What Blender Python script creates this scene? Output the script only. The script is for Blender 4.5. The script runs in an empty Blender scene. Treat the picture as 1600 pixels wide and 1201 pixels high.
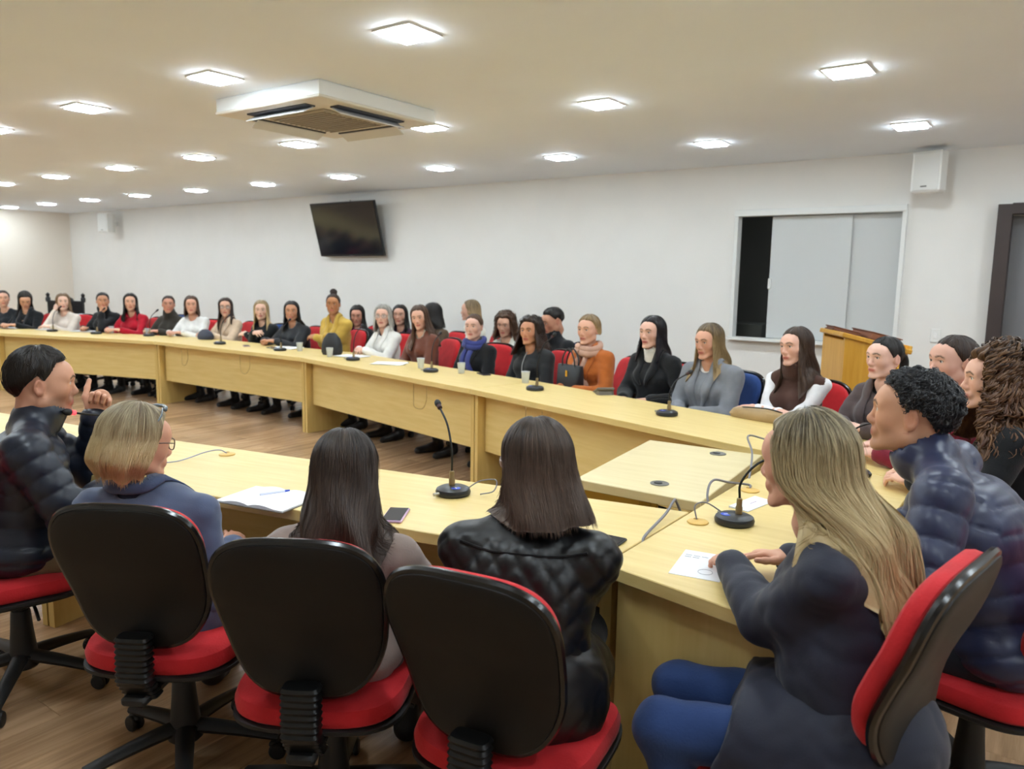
import bpy, math, random
import numpy as np
from math import sin, cos, pi, radians, degrees, atan2, sqrt

# ---------------------------------------------------------------- camera, light, exposure
scene = bpy.context.scene
COL = scene.collection
CAM_H, YAW, PITCH, ROLL = 1.56, radians(35.5), radians(8.0), radians(0.88)
cam_data = bpy.data.cameras.new('camera')
cam = bpy.data.objects.new('camera', cam_data)
COL.objects.link(cam)
cam_data.sensor_width = 36.0
cam_data.lens = 27.0
cam_data.clip_start = 0.05
cam_data.dof.use_dof = True
cam_data.dof.focus_distance = 2.7
cam_data.dof.aperture_fstop = 3.6
from mathutils import Matrix, Vector
_fw = Vector((-sin(YAW) * cos(PITCH), cos(YAW) * cos(PITCH), -sin(PITCH)))
_r0 = Vector((cos(YAW), sin(YAW), 0))
_u0 = _r0.cross(_fw)
_rt = cos(ROLL) * _r0 + sin(ROLL) * _u0
_up = -sin(ROLL) * _r0 + cos(ROLL) * _u0
cam.matrix_world = Matrix(((_rt.x, _up.x, -_fw.x, 0), (_rt.y, _up.y, -_fw.y, 0), (_rt.z, _up.z, -_fw.z, CAM_H), (0, 0, 0, 1)))
scene.camera = cam

world = bpy.data.worlds.new('world')
scene.world = world
world.use_nodes = True
world.node_tree.nodes['Background'].inputs[0].default_value = (0.8, 0.85, 0.9, 1)
world.node_tree.nodes['Background'].inputs[1].default_value = 0.05

LAMP_STRENGTH = 26.0
LAMP_COLOR = (0.825, 0.945, 1.03)
scene.view_settings.view_transform = 'Standard'
scene.view_settings.look = 'None'
scene.view_settings.gamma = 1.0
scene.view_settings.use_curve_mapping = False
scene.view_settings.exposure = 1.84

random.seed(7)
RNG = np.random.default_rng(11)

# ---------------------------------------------------------------- materials
def lin(c):
    if isinstance(c, str):
        c = c.lstrip('#')
        c = [int(c[i:i + 2], 16) / 255 for i in (0, 2, 4)]
    return tuple((v / 12.92 if v <= 0.04045 else ((v + 0.055) / 1.055) ** 2.4) for v in c) + (1.0,)

_mats = {}
def mat(name, color, rough=0.6, metal=0.0, var=0.0, vscale=8.0, bump=0.0, bscale=60.0, emit=None, estr=0.0, spec=0.5, trans=0.0, alpha=1.0, sheen=0.0, stretch=None):
    if name in _mats:
        return _mats[name]
    m = bpy.data.materials.new(name)
    m.use_nodes = True
    nt = m.node_tree
    b = nt.nodes['Principled BSDF']
    b.inputs['Base Color'].default_value = lin(color)
    b.inputs['Roughness'].default_value = rough
    b.inputs['Metallic'].default_value = metal
    b.inputs['Specular IOR Level'].default_value = spec
    b.inputs['Transmission Weight'].default_value = trans
    b.inputs['Alpha'].default_value = alpha
    if sheen:
        b.inputs['Sheen Weight'].default_value = sheen
    if emit is not None:
        b.inputs['Emission Color'].default_value = tuple(emit) + (1.0,)
        b.inputs['Emission Strength'].default_value = estr
    if var or bump:
        tc = nt.nodes.new('ShaderNodeTexCoord')
        src = tc.outputs['Object']
        if stretch:
            mp = nt.nodes.new('ShaderNodeMapping')
            mp.inputs['Scale'].default_value = stretch
            nt.links.new(src, mp.inputs[0])
            src = mp.outputs[0]
        if var:
            n = nt.nodes.new('ShaderNodeTexNoise')
            n.inputs['Scale'].default_value = vscale
            n.inputs['Detail'].default_value = 4
            nt.links.new(src, n.inputs['Vector'])
            r = nt.nodes.new('ShaderNodeMapRange')
            r.inputs['From Min'].default_value = 0.3
            r.inputs['From Max'].default_value = 0.7
            r.inputs['To Min'].default_value = 1 - var
            r.inputs['To Max'].default_value = 1 + var
            nt.links.new(n.outputs['Fac'], r.inputs['Value'])
            mx = nt.nodes.new('ShaderNodeMix')
            mx.data_type = 'RGBA'
            mx.blend_type = 'MULTIPLY'
            mx.inputs[0].default_value = 1.0
            mx.inputs[6].default_value = lin(color)
            cb = nt.nodes.new('ShaderNodeCombineColor')
            for i in range(3):
                nt.links.new(r.outputs[0], cb.inputs[i])
            nt.links.new(cb.outputs[0], mx.inputs[7])
            nt.links.new(mx.outputs[2], b.inputs['Base Color'])
        if bump:
            n2 = nt.nodes.new('ShaderNodeTexNoise')
            n2.inputs['Scale'].default_value = bscale
            n2.inputs['Detail'].default_value = 3
            nt.links.new(src, n2.inputs['Vector'])
            bp = nt.nodes.new('ShaderNodeBump')
            bp.inputs['Strength'].default_value = bump
            bp.inputs['Distance'].default_value = 0.004
            nt.links.new(n2.outputs['Fac'], bp.inputs['Height'])
            nt.links.new(bp.outputs[0], b.inputs['Normal'])
    _mats[name] = m
    return m

def fabric(color, rough=0.85, sheen=0.15, bump=0.25):
    return mat('fabric_%s_%d' % (color.lstrip('#'), int(rough * 100)), color, rough, var=0.1, vscale=14, bump=bump, bscale=160, sheen=sheen, spec=0.25)

def plank_material():
    m = bpy.data.materials.new('laminate_plank')
    m.use_nodes = True
    nt = m.node_tree
    N, L = nt.nodes, nt.links
    b = N['Principled BSDF']
    geo = N.new('ShaderNodeNewGeometry')
    oi = N.new('ShaderNodeObjectInfo')
    at = N.new('ShaderNodeAttribute'); at.attribute_name = 'rnd'
    ad = N.new('ShaderNodeMath'); ad.operation = 'ADD'
    L.new(oi.outputs['Random'], ad.inputs[0]); L.new(at.outputs['Fac'], ad.inputs[1])
    fr = N.new('ShaderNodeMath'); fr.operation = 'FRACT'; L.new(ad.outputs[0], fr.inputs[0])
    mp = N.new('ShaderNodeMapping'); mp.inputs['Scale'].default_value = (26, 1.6, 1)
    L.new(geo.outputs['Position'], mp.inputs[0])
    cx = N.new('ShaderNodeCombineXYZ')
    ml = N.new('ShaderNodeMath'); ml.operation = 'MULTIPLY'; ml.inputs[1].default_value = 50
    L.new(fr.outputs[0], ml.inputs[0]); L.new(ml.outputs[0], cx.inputs[2]); L.new(ml.outputs[0], cx.inputs[1])
    va = N.new('ShaderNodeVectorMath'); va.operation = 'ADD'
    L.new(mp.outputs[0], va.inputs[0]); L.new(cx.outputs[0], va.inputs[1])
    nz = N.new('ShaderNodeTexNoise'); nz.inputs['Scale'].default_value = 1.0; nz.inputs['Detail'].default_value = 6; nz.inputs['Roughness'].default_value = 0.6
    L.new(va.outputs[0], nz.inputs['Vector'])
    rp = N.new('ShaderNodeValToRGB')
    rp.color_ramp.elements[0].position = 0.28; rp.color_ramp.elements[0].color = lin('#9a7a5c')
    rp.color_ramp.elements[1].position = 0.72; rp.color_ramp.elements[1].color = lin('#d2ad88')
    e = rp.color_ramp.elements.new(0.5); e.color = lin('#b89470')
    L.new(nz.outputs['Fac'], rp.inputs[0])
    mr = N.new('ShaderNodeMapRange'); mr.inputs['To Min'].default_value = 0.82; mr.inputs['To Max'].default_value = 1.12
    L.new(fr.outputs[0], mr.inputs['Value'])
    cb = N.new('ShaderNodeCombineColor')
    for i in range(3): L.new(mr.outputs[0], cb.inputs[i])
    mx = N.new('ShaderNodeMix'); mx.data_type = 'RGBA'; mx.blend_type = 'MULTIPLY'; mx.inputs[0].default_value = 1
    L.new(rp.outputs[0], mx.inputs[6]); L.new(cb.outputs[0], mx.inputs[7])
    L.new(mx.outputs[2], b.inputs['Base Color'])
    b.inputs['Roughness'].default_value = 0.27
    b.inputs['Specular IOR Level'].default_value = 0.5
    return m

def wood_material(name, base, light, rough=0.38, scale=(1.2, 14, 14)):
    m = bpy.data.materials.new(name)
    m.use_nodes = True
    nt = m.node_tree
    N, L = nt.nodes, nt.links
    b = N['Principled BSDF']
    tc = N.new('ShaderNodeTexCoord')
    mp = N.new('ShaderNodeMapping'); mp.inputs['Scale'].default_value = scale
    L.new(tc.outputs['Object'], mp.inputs[0])
    nz = N.new('ShaderNodeTexNoise'); nz.inputs['Scale'].default_value = 2.2; nz.inputs['Detail'].default_value = 7; nz.inputs['Roughness'].default_value = 0.55
    L.new(mp.outputs[0], nz.inputs['Vector'])
    rp = N.new('ShaderNodeValToRGB')
    rp.color_ramp.elements[0].position = 0.3; rp.color_ramp.elements[0].color = lin(base)
    rp.color_ramp.elements[1].position = 0.7; rp.color_ramp.elements[1].color = lin(light)
    L.new(nz.outputs['Fac'], rp.inputs[0])
    L.new(rp.outputs[0], b.inputs['Base Color'])
    b.inputs['Roughness'].default_value = rough
    return m

def attr_material(name, rough=0.5, attr='Col'):
    m = bpy.data.materials.new(name)
    m.use_nodes = True
    nt = m.node_tree
    b = nt.nodes['Principled BSDF']
    a = nt.nodes.new('ShaderNodeAttribute'); a.attribute_name = attr
    nt.links.new(a.outputs['Color'], b.inputs['Base Color'])
    b.inputs['Roughness'].default_value = rough
    b.inputs['Specular IOR Level'].default_value = 0.35
    b.inputs['Subsurface Weight'].default_value = 0.0
    return m

def hair_material(name, root, tip, light, mixlight=0.35, rough=0.42):
    """strand streaks run along the hair: hu goes round the head, hv from crown to tip"""
    m = bpy.data.materials.new(name)
    m.use_nodes = True
    nt = m.node_tree
    N, L = nt.nodes, nt.links
    b = N['Principled BSDF']
    hu = N.new('ShaderNodeAttribute'); hu.attribute_name = 'hu'
    hv = N.new('ShaderNodeAttribute'); hv.attribute_name = 'hv'
    cx = N.new('ShaderNodeCombineXYZ')
    m1 = N.new('ShaderNodeMath'); m1.operation = 'MULTIPLY'; m1.inputs[1].default_value = 75
    m2 = N.new('ShaderNodeMath'); m2.operation = 'MULTIPLY'; m2.inputs[1].default_value = 2.2
    L.new(hu.outputs['Fac'], m1.inputs[0]); L.new(hv.outputs['Fac'], m2.inputs[0])
    L.new(m1.outputs[0], cx.inputs[0]); L.new(m2.outputs[0], cx.inputs[1])
    nz = N.new('ShaderNodeTexNoise'); nz.inputs['Scale'].default_value = 1; nz.inputs['Detail'].default_value = 5; nz.inputs['Roughness'].default_value = 0.65
    L.new(cx.outputs[0], nz.inputs['Vector'])
    rp = N.new('ShaderNodeValToRGB')
    rp.color_ramp.elements[0].position = 0.42; rp.color_ramp.elements[0].color = (0, 0, 0, 1)
    rp.color_ramp.elements[1].position = 0.68; rp.color_ramp.elements[1].color = (1, 1, 1, 1)
    L.new(nz.outputs['Fac'], rp.inputs[0])
    g = N.new('ShaderNodeMix'); g.data_type = 'RGBA'
    sm = N.new('ShaderNodeMapRange'); sm.interpolation_type = 'SMOOTHSTEP'
    sm.inputs['From Min'].default_value = 0.12; sm.inputs['From Max'].default_value = 0.62
    L.new(hv.outputs['Fac'], sm.inputs['Value'])
    L.new(sm.outputs[0], g.inputs[0])
    g.inputs[6].default_value = lin(root); g.inputs[7].default_value = lin(tip)
    g2 = N.new('ShaderNodeMix'); g2.data_type = 'RGBA'
    mm = N.new('ShaderNodeMath'); mm.operation = 'MULTIPLY'; mm.inputs[1].default_value = mixlight
    L.new(rp.outputs[0], mm.inputs[0]); L.new(mm.outputs[0], g2.inputs[0])
    L.new(g.outputs[2], g2.inputs[6]); g2.inputs[7].default_value = lin(light)
    L.new(g2.outputs[2], b.inputs['Base Color'])
    bp = N.new('ShaderNodeBump'); bp.inputs['Strength'].default_value = 0.5; bp.inputs['Distance'].default_value = 0.004
    L.new(nz.outputs['Fac'], bp.inputs['Height']); L.new(bp.outputs[0], b.inputs['Normal'])
    b.inputs['Roughness'].default_value = rough
    b.inputs['Specular IOR Level'].default_value = 0.35
    return m

# ---------------------------------------------------------------- mesh helpers
def rotz(a):
    return np.array([[cos(a), -sin(a), 0], [sin(a), cos(a), 0], [0, 0, 1]])
def rotx(a):
    return np.array([[1, 0, 0], [0, cos(a), -sin(a)], [0, sin(a), cos(a)]])
def roty(a):
    return np.array([[cos(a), 0, sin(a)], [0, 1, 0], [-sin(a), 0, cos(a)]])

class MB:
    """collects shapes; build() links them as one mesh object"""
    def __init__(s):
        s.v, s.f = [], []
    def add(s, v, f):
        o = len(s.v)
        s.v.extend([tuple(map(float, p)) for p in v])
        s.f.extend([tuple(int(i) + o for i in q) for q in f])
        return s
    def box(s, c, size, R=None, ch=0.003):
        hx, hy, hz = [d / 2 for d in size]
        if ch <= 0:
            V = np.array([(x, y, z) for x in (-hx, hx) for y in (-hy, hy) for z in (-hz, hz)])
            if R is not None: V = V @ np.asarray(R).T
            return s.add(V + np.array(c), [(0, 1, 3, 2), (4, 6, 7, 5), (0, 4, 5, 1), (2, 3, 7, 6), (0, 2, 6, 4), (1, 5, 7, 3)])
        ch = min(ch, hx * .9, hy * .9, hz * .9)
        vs = []
        for sx in (-1, 1):
            for sy in (-1, 1):
                for sz in (-1, 1):
                    vs += [(sx * (hx - ch), sy * (hy - ch), sz * hz), (sx * (hx - ch), sy * hy, sz * (hz - ch)), (sx * hx, sy * (hy - ch), sz * (hz - ch))]
        def i(a, b_, c_, k): return ((a * 2 + b_) * 2 + c_) * 3 + k
        F = []
        for z in (0, 1):
            q = [i(0, 0, z, 0), i(1, 0, z, 0), i(1, 1, z, 0), i(0, 1, z, 0)]; F.append(q if z else q[::-1])
        for y in (0, 1):
            q = [i(0, y, 0, 1), i(1, y, 0, 1), i(1, y, 1, 1), i(0, y, 1, 1)]; F.append(q[::-1] if y else q)
        for x in (0, 1):
            q = [i(x, 0, 0, 2), i(x, 1, 0, 2), i(x, 1, 1, 2), i(x, 0, 1, 2)]; F.append(q if x else q[::-1])
        for y in (0, 1):
            for z in (0, 1):
                q = [i(0, y, z, 0), i(1, y, z, 0), i(1, y, z, 1), i(0, y, z, 1)]; F.append(q)
        for x in (0, 1):
            for z in (0, 1):
                F.append([i(x, 0, z, 0), i(x, 1, z, 0), i(x, 1, z, 2), i(x, 0, z, 2)])
        for x in (0, 1):
            for y in (0, 1):
                F.append([i(x, y, 0, 1), i(x, y, 1, 1), i(x, y, 1, 2), i(x, y, 0, 2)])
        for x in (0, 1):
            for y in (0, 1):
                for z in (0, 1):
                    F.append([i(x, y, z, 0), i(x, y, z, 1), i(x, y, z, 2)])
        V = np.array(vs, float)
        G = []
        for q in F:   # orient outward
            p = V[list(q)]
            n = np.cross(p[1] - p[0], p[2] - p[0])
            G.append(q if n @ p.mean(0) > 0 else q[::-1])
        if R is not None: V = V @ np.asarray(R).T
        return s.add(V + np.array(c), G)
    def prism(s, poly, z0, z1, ch=0.0):
        """vertical prism over a polygon (counter-clockwise), optional chamfer on the top and bottom rims"""
        P = np.array(poly, float); n = len(P)
        if np.sum(P[:, 0] * np.roll(P[:, 1], -1) - np.roll(P[:, 0], -1) * P[:, 1]) < 0: P = P[::-1]
        if ch:
            e = np.roll(P, -1, 0) - P; e /= np.linalg.norm(e, axis=1)[:, None]
            nn = np.stack([-e[:, 1], e[:, 0]], 1)
            m = nn + np.roll(nn, 1, 0); m /= np.maximum((m * nn).sum(1), .3)[:, None]
            I = P + m * ch
            rings = [(I, z0), (P, z0 + ch), (P, z1 - ch), (I, z1)]
        else:
            rings = [(P, z0), (P, z1)]
        V = np.concatenate([np.c_[r, np.full(n, z)] for r, z in rings])
        F = [list(range(n))[::-1], list(range(n * (len(rings) - 1), n * len(rings)))]
        for k in range(len(rings) - 1):
            for i in range(n):
                j = (i + 1) % n
                F.append([k * n + i, k * n + j, (k + 1) * n + j, (k + 1) * n + i])
        return s.add(V, F)
    def tube(s, pts, r, n=8, cap=True, flat=None):
        P = np.array(pts, float); m = len(P)
        r = np.broadcast_to(np.array(r, float), (m,))
        T = np.gradient(P, axis=0); T /= np.maximum(np.linalg.norm(T, axis=1), 1e-9)[:, None]
        up = np.array([0, 0, 1.]) if abs(T[0][2]) < .9 else np.array([1., 0, 0])
        V = []
        a = np.linspace(0, 2 * pi, n, endpoint=False)
        x = np.cross(up, T[0]); x /= np.linalg.norm(x)
        for i in range(m):
            x = x - T[i] * (x @ T[i]); x /= max(np.linalg.norm(x), 1e-9)
            y = np.cross(T[i], x)
            V.append(P[i] + r[i] * (np.cos(a)[:, None] * x + np.sin(a)[:, None] * y * (flat or 1)))
        V = np.concatenate(V)
        F = [[i * n + j, i * n + (j + 1) % n, (i + 1) * n + (j + 1) % n, (i + 1) * n + j] for i in range(m - 1) for j in range(n)]
        if cap: F += [list(range(n))[::-1], list(range((m - 1) * n, m * n))]
        return s.add(V, F)
    def lathe(s, prof, n=24, c=(0, 0, 0), R=None):
        """profile of (radius, height), axis z"""
        a = np.linspace(0, 2 * pi, n, endpoint=False)
        V = np.concatenate([np.c_[r * np.cos(a), r * np.sin(a), np.full(n, h)] for r, h in prof])
        m = len(prof)
        F = [[i * n + j, i * n + (j + 1) % n, (i + 1) * n + (j + 1) % n, (i + 1) * n + j] for i in range(m - 1) for j in range(n)]
        F += [list(range(n))[::-1], list(range((m - 1) * n, m * n))]
        if R is not None: V = V @ np.asarray(R).T
        return s.add(V + np.array(c), F)
    def mesh(s, name, m, smooth=False):
        me = bpy.data.meshes.new(name)
        me.from_pydata(s.v, [], s.f)
        if m is not None: me.materials.append(m)
        if smooth:
            me.shade_smooth()
            if smooth != True: me.set_sharp_from_angle(angle=radians(smooth))
        return me
    def build(s, name, m, parent=None, loc=(0, 0, 0), rz=0, smooth=False):
        return link(name, s.mesh(name, m, smooth), parent, loc, rz)

def link(name, me, parent=None, loc=(0, 0, 0), rz=0):
    o = bpy.data.objects.new(name, me)
    COL.objects.link(o)
    o.location = loc; o.rotation_euler = (0, 0, rz)
    if parent is not None: o.parent = parent
    return o
def tag(o, label=None, cat=None, group=None, kind=None):
    if label: o['label'] = label
    if cat: o['category'] = cat
    if group: o['group'] = group
    if kind: o['kind'] = kind
    return o
def thing(name, label, cat, loc=(0, 0, 0), rz=0, group=None):
    return tag(link(name, None, None, loc, rz), label, cat, group)
def struct(o, label=None):
    return tag(o, label, None, None, 'structure')
def copy_tree(o, parent=None):
    c = o.copy(); COL.objects.link(c)
    if parent is not None: c.parent = parent
    for ch in list(o.children): copy_tree(ch, c)
    return c
def bez(pts, n=24):
    """smooth path through points (Catmull-Rom)"""
    P = np.array(pts, float)
    P = np.concatenate([[2 * P[0] - P[1]], P, [2 * P[-1] - P[-2]]])
    out = []
    k = len(P) - 3
    for i in range(k):
        p0, p1, p2, p3 = P[i:i + 4]
        for t in np.linspace(0, 1, max(2, n // k), endpoint=False):
            out.append(.5 * ((2 * p1) + (-p0 + p2) * t + (2 * p0 - 5 * p1 + 4 * p2 - p3) * t * t + (-p0 + 3 * p1 - 3 * p2 + p3) * t ** 3))
    out.append(P[-2])
    return np.array(out)

# ---------------------------------------------------------------- the room
X0, X1, Y0, Y1, HC = -15.86, 3.0, -2.3, 7.35, 2.64
M_WALL = mat('wall_paint', '#e6e4df', 0.75, var=0.015, vscale=3, bump=0.05, bscale=90)
M_CEIL = mat('ceiling_paint', '#ecf3fb', 0.7, var=0.01, vscale=2)
M_CREAM = mat('cream_paint', '#e6ddd0', 0.8)
M_TABLE = wood_material('pale_laminate', '#dcc078', '#e7ce8b')
M_TABLE_V = wood_material('pale_laminate_upright', '#d6b76c', '#e0c37c', scale=(14, 14, 1.2))
M_MID = wood_material('ivory_laminate', '#d9c794', '#e2d2a4')
M_PLANK = plank_material()
M_BLACK = mat('black_plastic', '#141414', 0.35, spec=0.4)
M_BLACKM = mat('black_matte_plastic', '#1a1a1a', 0.55)
M_DBROWN = mat('dark_brown_wood', '#3a2f2c', 0.5, var=0.1, vscale=5)
M_WHITE = mat('white_plastic', '#e8e8e4', 0.4)
M_METAL = mat('brushed_metal', '#b8b4aa', 0.3, metal=1.0)

floor = struct(MB().box(((X0 + X1) / 2, (Y0 + Y1) / 2, -0.07), (X1 - X0 + .4, Y1 - Y0 + .4, 0.11), ch=0).build('floor', mat('subfloor', '#5f4630', 0.6)))
# laminate planks run towards the window wall; those in view are single pieces, the rest one joined part
PW, PL = 0.19, 1.21
def plank_shape(mb, x, y, w, l):
    mb.box((x, y, -0.0075), (w - .0012, l - .0012, 0.015), ch=0.0012)
pm = MB(); plank_shape(pm, 0, 0, PW, PL); plank_me = pm.mesh('plank', M_PLANK)
rest = MB(); rest_rnd = []
nplank = 0
for i in range(int((X1 - X0) / PW) + 1):
    x = X0 + (i + .5) * PW
    off = ((i * 0.37) % 1) * PL
    y = Y0 - off + PL / 2
    while y < Y1 + PL / 2:
        a, b_ = max(y - PL / 2, Y0), min(y + PL / 2, Y1)
        whole = b_ - a > PL - 1e-6
        vis = (-7.4 < x < -1.0 and 1.9 < y < 4.9) or (-3.4 < x < 0.7 and 0.2 < y < 2.2)
        if whole and vis and nplank < 295:
            o = link('plank', plank_me, floor, (x, y, 0)); nplank += 1
        elif b_ - a > .02:
            n0 = len(rest.v); plank_shape(rest, x, (a + b_) / 2, min(PW, X1 - x + PW / 2), b_ - a)
            rest_rnd += [random.random()] * (len(rest.v) - n0)
        y += PL
ro = rest.build('plank_field', M_PLANK, floor); ro['kind'] = 'stuff'
at_ = ro.data.attributes.new('rnd', 'FLOAT', 'POINT'); at_.data.foreach_set('value', np.array(rest_rnd, np.float32))

struct(MB().box(((X0 + X1) / 2, (Y0 + Y1) / 2, HC + .05), (X1 - X0 + .4, Y1 - Y0 + .4, .1), ch=0).build('ceiling', M_CEIL))
# window wall with openings for the sliding window and the door
WX0, WX1, WZ0, WZ1 = -2.63, -1.15, 0.985, 2.215
DX0, DX1, DZ = -0.40, 0.62, 2.10
T = .16
wb = MB()
def wseg(x0, x1, z0, z1): wb.box(((x0 + x1) / 2, Y1 + T / 2, (z0 + z1) / 2), (x1 - x0, T, z1 - z0), ch=0)
wseg(X0, WX0, 0, HC); wseg(WX0, WX1, 0, WZ0); wseg(WX0, WX1, WZ1, HC); wseg(WX1, DX0, 0, HC); wseg(DX0, DX1, DZ, HC); wseg(DX1, X1, 0, HC)
struct(wb.build('wall_window_side', M_WALL))
struct(MB().box((X1 + .08, (Y0 + Y1) / 2, HC / 2), (.16, Y1 - Y0, HC), ch=0).build('wall_right', M_WALL))
struct(MB().box(((X0 + X1) / 2, Y0 - .08, HC / 2), (X1 - X0, .16, HC), ch=0).build('wall_behind', M_WALL))
struct(MB().box((X0 - .08, (Y0 + Y1) / 2, HC / 2), (.16, Y1 - Y0, HC), ch=0).build('wall_left', M_CREAM))
struct(MB().box((X0 + .03, 4.3, HC / 2 - .02), (.06, 2.2, HC - .06), ch=0.004).build('trim_1', mat('blue_grey_panel', '#c3cbd0', 0.6)), 'pale blue grey panel on the far end wall')
# the room beyond the window is dark
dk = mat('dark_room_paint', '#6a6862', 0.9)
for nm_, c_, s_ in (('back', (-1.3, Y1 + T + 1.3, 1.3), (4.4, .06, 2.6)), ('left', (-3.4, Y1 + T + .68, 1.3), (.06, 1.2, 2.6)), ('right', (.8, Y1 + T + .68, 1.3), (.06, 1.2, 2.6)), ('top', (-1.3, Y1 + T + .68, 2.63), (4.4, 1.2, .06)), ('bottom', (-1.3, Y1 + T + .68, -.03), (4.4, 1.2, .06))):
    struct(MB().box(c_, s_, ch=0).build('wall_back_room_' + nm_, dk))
M_FRAME = mat('white_window_frame', '#e2e3e0', 0.35)
win = struct(link('window_1', None), 'white framed sliding window with frosted grey panes')
M_PANE = mat('frosted_glass', '#c6c9c8', 0.22, spec=0.6)
M_PANE2 = mat('frosted_glass_near', '#cbcecd', 0.18, spec=0.6)
f = MB()
f.box(((WX0 + WX1) / 2, Y1 - .01, WZ1 - .03), (WX1 - WX0, .11, .06)); f.build('window_frame', M_FRAME, win)
MB().box(((WX0 + WX1) / 2, Y1 - .012, WZ0 + .015), (WX1 - WX0 + .04, .13, .03)).build('window_sill', M_FRAME, win)
for x in (WX0 + .02, WX1 - .015): MB().box((x, Y1 - .005, (WZ0 + WZ1) / 2), (.035, .1, WZ1 - WZ0 - .06)).build('window_frame', M_FRAME, win)
MB().box(((-1.862 + WX1) / 2, Y1 + .055, (WZ0 + WZ1) / 2 - .015), (WX1 + 1.862, .012, WZ1 - WZ0 - .1), ch=.002).build('pane', M_PANE, win)
p2 = MB().box(((-2.293 - 1.589) / 2, Y1 + .03, (WZ0 + WZ1) / 2 - .015), (-1.589 + 2.293, .012, WZ1 - WZ0 - .1), ch=.002).build('pane', M_PANE2, win)
MB().box((-2.285, Y1 + .018, 1.53), (.03, .022, .1), ch=.006).build('handle', M_WHITE, p2)
MB().box((-1.862, Y1 + .042, (WZ0 + WZ1) / 2 - .015), (.02, .03, WZ1 - WZ0 - .1), ch=.003).build('pane_edge', M_FRAME, win)
# something boxy stands in the dark behind the open part of the window
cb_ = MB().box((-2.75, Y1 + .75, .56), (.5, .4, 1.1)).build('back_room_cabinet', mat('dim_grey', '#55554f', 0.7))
tag(cb_, 'dim grey box in the dark room behind the open window', 'cabinet')
# door
door = struct(link('door_1', None), 'grey door in a dark brown frame at the right edge')
df = MB()
df.box((DX0 - .045, Y1 - .01, DZ / 2 + .04), (.1, .2, DZ + .08)); df.box((DX1 + .045, Y1 - .01, DZ / 2 + .04), (.1, .2, DZ + .08)); df.box(((DX0 + DX1) / 2, Y1 - .01, DZ + .045), (DX1 - DX0, .2, .085))
df.build('door_frame', M_DBROWN, door)
dl = MB().box(((DX0 + DX1) / 2, Y1 + .08, DZ / 2), (DX1 - DX0, .04, DZ), ch=.002).build('door_leaf', mat('grey_door', '#77777a', 0.5), door)
MB().tube(bez([(DX0 + .07, Y1 + .06, 1.02), (DX0 + .07, Y1 + .01, 1.02), (DX0 + .19, Y1 + .01, 1.02)], 12), .009).build('handle', M_METAL, dl)
for n_, (x0, x1) in enumerate([(X0, DX0 - .1), (DX1 + .1, X1)]):
    struct(MB().box(((x0 + x1) / 2, Y1 - .008, .035), (x1 - x0, .016, .07)).build('baseboard_window_side' if n_ == 0 else 'baseboard_window_side_short', M_DBROWN))

# ---------------------------------------------------------------- ceiling lamps
M_LAMP = mat('lamp_diffuser', '#ffffff', 0.5, emit=LAMP_COLOR, estr=LAMP_STRENGTH)
M_RIM = mat('lamp_rim', '#f0f0ee', 0.4)
rim_me = MB()
for sx, sy, w, d in ((0, .104, .225, .018), (0, -.104, .225, .018), (.104, 0, .018, .19), (-.104, 0, .018, .19)):
    rim_me.box((sx, sy, -.004), (w, d, .008), ch=.002)
rim_me = rim_me.mesh('frame', M_RIM); dif_me = MB().box((0, 0, -.0085), (.188, .188, .017), ch=0).mesh('diffuser', M_LAMP)
rows = [(6.08, 'row along the window wall', [-.98 - 1.43 * k for k in range(11)] + [.45, 1.88]),
        (4.38, 'middle row', [-1.02 - 1.45 * k for k in range(10)] + [.43, 1.88]),
        (2.68, 'row over the near tables', [-1.05 - 1.47 * k for k in range(10)] + [.42, 1.88]),
        (0.98, 'row above the photographer', [-1.05 - 1.47 * k for k in range(10)] + [.42, 1.88])]
ordn = ['first', 'second', 'third', 'fourth', 'fifth', 'sixth', 'seventh', 'eighth', 'ninth', 'tenth', 'eleventh', 'twelfth', 'thirteenth', 'fourteenth']
for y, rn, xs in rows:
    for k, x in enumerate(sorted(xs, reverse=True)):
        t = thing('ceiling_light', 'square white ceiling light, %s from the right in the %s' % (ordn[k], rn), 'ceiling light', (x, y, HC), 0, 'square recessed ceiling lights')
        link('frame', rim_me, t); link('diffuser', dif_me, t)

t = thing('ceiling_light', 'added unseen fill lamp brightening the dark room behind the window', 'ceiling light', (-1.2, Y1 + T + .8, 2.59))  # fill light added out of view so the window opening is not pure black
MB().lathe([(.12, 0), (.13, -.02), (.10, -.045), (.001, -.05)][::-1], 20).build('fill_shade', mat('fill_lamp_glow', '#ffffff', .5, emit=LAMP_COLOR, estr=14), t)
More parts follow.
